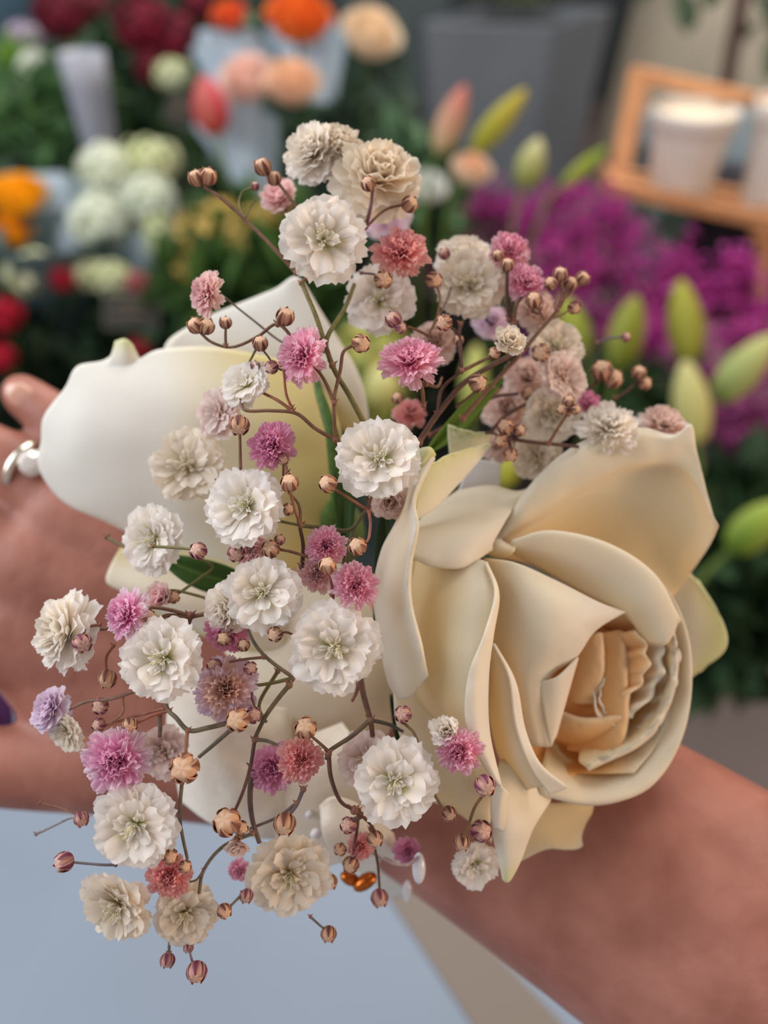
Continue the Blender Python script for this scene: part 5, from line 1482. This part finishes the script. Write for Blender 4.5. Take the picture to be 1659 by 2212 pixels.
foliage('greenery', 950, 800, 1250, 260, 180, 'shaded leaves behind the right stems', (50, 62, 44), (44, 36, 44), 500, 70, 10, 'foliage')
foliage('greenery', 60, 180, 1300, 90, 60, 'yellow green leaves at the upper left edge', (134, 176, 56), (84, 130, 50), 160, 46, 11, 'foliage')
foliage('greenery', 1300, 1000, 1100, 300, 160, 'dark stems and leaves beneath the purple flowers', (50, 50, 44), (60, 34, 56), 420, 70, 12, 'foliage')
RED = (138, 20, 56); RD2 = (96, 14, 40)
for i, (x, y, rx, ry, lab) in enumerate((
 (130, 30, 55, 50, 'dark red flower head at the upper left corner region'), (305, 50, 58, 55, 'deep crimson flower head at top, largest of the dark red ones'),
 (385, 80, 42, 48, 'deep crimson flower head right of the largest dark red one'), (325, 145, 34, 38, 'small dark red flower head hanging below the crimson ones'), (430, 10, 36, 28, 'dark red flower head at the top edge beside the orange roses'), (200, 10, 48, 26, 'dark red flower head at the top edge between the left ones'))):
    floret_head(x, y, rx, ry, 1220, (RED, RD2), lab, 34, .34, 'crimson_flower', 'dark red flowers at the top left', 200 + i)
OR1, OR2 = (240, 130, 50), (236, 110, 60)
shop_rose(492, 28, 42, 1120, OR1, (240, 120, 90), -.2, .6, 'orange rose at the top edge, smaller left one', seed=1)
shop_rose(645, 25, 76, 1100, OR1, (244, 140, 72), .1, .7, 'large orange rose at the top edge', seed=2)
shop_rose(805, 65, 68, 1100, (248, 222, 186), (250, 238, 220), .3, .4, 'cream rose at the top, right of the large orange one', seed=3)
shop_rose(527, 165, 66, 1080, (248, 212, 198), (250, 228, 220), -.3, .4, 'pale pink rose, left of the pale pair under the orange one', seed=4)
shop_rose(630, 170, 64, 1060, (248, 208, 172), (250, 226, 206), .1, .5, 'peach rose, right of the pale pair under the orange one', seed=5)
lily_bud((468, 292), (440, 165), 84, 1040, (196, 62, 66), (214, 92, 116), 'dusky red tulip shaped bloom left of the pale roses', name='tulip', cat='flower', grp=None)
shop_rose(34, 412, 64, 1060, (252, 186, 30), (254, 204, 50), .1, .9, 'bright yellow orange flower at the left edge, upper one', 'yellow_flower', seed=7)
shop_rose(18, 492, 52, 1060, (250, 170, 30), (252, 190, 40), .1, .9, 'bright yellow orange flower at the left edge, lower one', 'yellow_flower', seed=8)
WH = ((246, 250, 244), (234, 242, 224)); WG = ((240, 242, 214), (224, 230, 180))
for i, (x, y, rx, ry, d, c, lab) in enumerate((
 (225, 365, 58, 50, 1080, WH, 'white hydrangea cluster, upper left of the white group'), (320, 345, 74, 44, 1090, WG, 'greenish white hydrangea cluster at the top of the white group'),
 (215, 475, 60, 58, 1050, WH, 'bright white cluster, lower left of the white group'), (320, 430, 60, 50, 1060, WH, 'white cluster in the middle of the white group'),
 (340, 500, 34, 60, 1060, WG, 'cream green cluster hanging at the right of the white group'),
 (70, 590, 62, 46, 1020, WG, 'cream white flower head at left above the crimson one'), (170, 590, 56, 36, 1020, WG, 'cream white flower head next to the red bloom at left'), (235, 600, 50, 34, 1020, WG, 'cream flower head left of the black sign'),
 (75, 150, 36, 40, 1250, WH, 'small white flower head at upper left'), (25, 220, 34, 30, 1250, WH, 'white flower head at the left edge, high up'), (372, 160, 38, 30, 1200, WG, 'yellowish white flower head left of the tulip shaped bloom'),
 (50, 80, 40, 30, 1300, ((214, 190, 220), (190, 180, 210)), 'pale lilac flower head at the upper left edge'))):
    floret_head(x, y, rx, ry, d, c, lab, 34, .34, 'hydrangea', 'white flower heads at the left', 300 + i)
YE = ((246, 212, 126), (226, 194, 112))
for i, (x, y, rx, ry, lab) in enumerate(((430, 500, 50, 44, 'yellow blurred flower head at upper left behind the twin bud stem'), (520, 510, 48, 52, 'yellow blurred flower head under the pale pink half open bloom'), (405, 580, 30, 40, 'yellow flower head just above the lone pale pink bloom'), (560, 470, 40, 36, 'sand coloured flower head left of the highest sharp white bloom'), (470, 460, 40, 30, 'sand yellow flower head, highest of the yellow group'))):
    floret_head(x, y, rx, ry, 960, YE, lab, 30, .4, 'yellow_blossom', 'yellow flower heads behind the upper left stems', 400 + i)
CRM = ((196, 20, 56), (150, 14, 44))
for i, (x, y, r, lab) in enumerate(((135, 602, 24, 'crimson bloom between the cream flower heads at left'), (10, 680, 34, 'crimson bloom at the left edge beside the dark leaves'), (5, 770, 26, 'crimson bloom at the left edge above the fingertip'), (298, 758, 24, 'crimson bloom peeking over the left rose petal'), (295, 612, 22, 'dusty pink bloom above the black sign'))):
    c = CRM if i < 4 else ((200, 110, 120), (170, 90, 100))
    floret_head(x, y, r, r, 1000, c, lab, 22, .5, 'crimson_bloom', 'small crimson blooms at the left', 500 + i, drop=.12)
# clear wraps, buckets, signs
M_WRAP = mat('wrap_film', (196, 216, 232), rough=.22, spec=.6, trans=.4)
M_VASE = mat('vase_lilac', (168, 172, 186), rough=.35, spec=.5)
def wrap(pts_top, pts_bot, d, label, col=(196, 216, 232)):
    """open cone of clear film, creased"""
    a, b = P(*pts_top, d), P(*pts_bot, d); mb = MB(); G = []
    L = (b - a); w0, w1 = .055, .022
    for i in range(14):
        s = i / 13; row = []
        for k in range(28):
            ph = 2 * math.pi * k / 28; r = (w0 * (1 - s) + w1 * s) * (1 + .13 * math.sin(5 * ph + s * 2) + .05 * math.sin(11 * ph))
            row.append(a + L * s + RIGHT * r * math.cos(ph) + FWD * r * math.sin(ph) * .8)
        G.append(row)
    mb.grid(G, col, closed_v=True)
    e = tag(mb.build('flower_wrap', M_WRAP, None), label, 'wrap', 'film wraps round the flower bunches')
wrap((660, 60), (690, 210), 1180, 'pale blue film wrap behind the peach rose')
wrap((500, 100), (520, 260), 1180, 'pale blue film wrap behind the pale pink rose')
wrap((500, 250), (560, 430), 1120, 'long pale blue film wrap slanting below the tulip shaped bloom')
wrap((105, 400), (175, 600), 1120, 'pale blue film wrap slanting between the yellow and white flowers')
wrap((300, 520), (300, 640), 1100, 'grey blue film wrap below the white hydrangea group')
lathe_thing('vase', 222, 340, 1240, [(0, 0), (.022, 0), (.025, .02), (.030, .10), (.033, .14), (.030, .14), (.026, .1)], M_VASE, 'pale lilac grey vase among the upper left greenery', 'vase', (196, 196, 214))
lathe_thing('teal_bucket', 175, 740, 1130, [(0, 0), (.05, 0), (.07, .15), (.073, .155), (.066, .15), (.055, .03)], mat('bucket_teal', (84, 104, 108), rough=.4), 'teal grey bucket below the white hydrangea group', 'bucket', (84, 104, 108))
lathe_thing('bucket', 60, 110, 1700, [(0, 0), (.09, 0), (.12, .18), (.125, .19), (.11, .18), (.09, .03)], mat('bucket_blue', (120, 156, 180), rough=.3), 'light blue bucket at the upper left corner', 'bucket', (120, 156, 180))
M_BLACK = mat('sign_black', (34, 32, 30), rough=.6)
M_CHALK = mat('chalk', (150, 130, 100), rough=.9)
def sign(px, py, w, h, d, label, tilt):
    c = P(px, py, d); e = empty('price_sign', c, label, 'sign')
    u = (RIGHT * math.cos(tilt) - UP * math.sin(tilt)); v = (UP * math.cos(tilt) + RIGHT * math.sin(tilt))
    W_, H_ = mm(w, d) / 2, mm(h, d) / 2
    mb = MB(); mb.box(c, (u * W_, v * H_, BACK * .0015), (34, 32, 30)); sb_ = mb.build('sign_board', M_BLACK, e, smooth=False)
    fb = MB(); fb.box(c - BACK * .001, (u * W_ * 1.08, v * H_ * 1.12, BACK * .001), (110, 104, 84)); fb.build('sign_edge', mat('sign_edge', (100, 100, 86)), e, smooth=False)
    cb = MB(); rnd = random.Random(px)
    for k in range(2):      # unreadable chalk scrawl
        pts = []
        for j in range(16):
            pts.append(c + u * W_ * (-.7 + 1.4 * j / 15) + v * H_ * (.35 - .6 * k + .16 * rnd.uniform(-1, 1)) + BACK * .0018)
        cb.tube(pts, .0007, (150, 130, 100), 4)
    cb.build('chalk_marks', M_CHALK, sb_)
    st = MB(); st.tube([c - v * H_, c - v * H_ - Vector((0, -.01, .12))], .0015, (90, 90, 90), 6); st.build('sign_stick', M_STEM, e)
sign(393, 238, 62, 58, 1040, 'small black chalk sign left of the dusky red tulip shaped bloom', .35)
sign(283, 672, 108, 66, 940, 'dark chalk sign below the cream flower heads, left of the pale pink bloom', .0)
# bench that carries the buckets
M_BENCH = mat('bench_dark', (58, 66, 66), rough=.7, nscale=10)
be = empty('display_bench', (-.35, 1.35, 0), 'dark display bench carrying the flower buckets at left', 'bench')
box_thing(be, 'bench_top', (-1.1, .80, .33), (.22, 1.65, .36), M_BENCH, (58, 66, 66))
for x in (-1.05, .14):
    for y in (.85, 1.58): box_thing(be, 'leg', (x, y, 0), (x + .05, y + .05, .33), M_BENCH, (58, 66, 66))
# dark purple thing seen past the thumb
dp = MB(); c = P(-8, 1535, 420)
dp.ellipsoid(c, (RIGHT * .009, UP * .014 + RIGHT * -.004, BACK * .008), (70, 36, 84), 14, 10)
tag(dp.build('iris_bloom', M_BG, None), 'dark purple bit of flower glimpsed between thumb and palm at the left edge', 'flower')
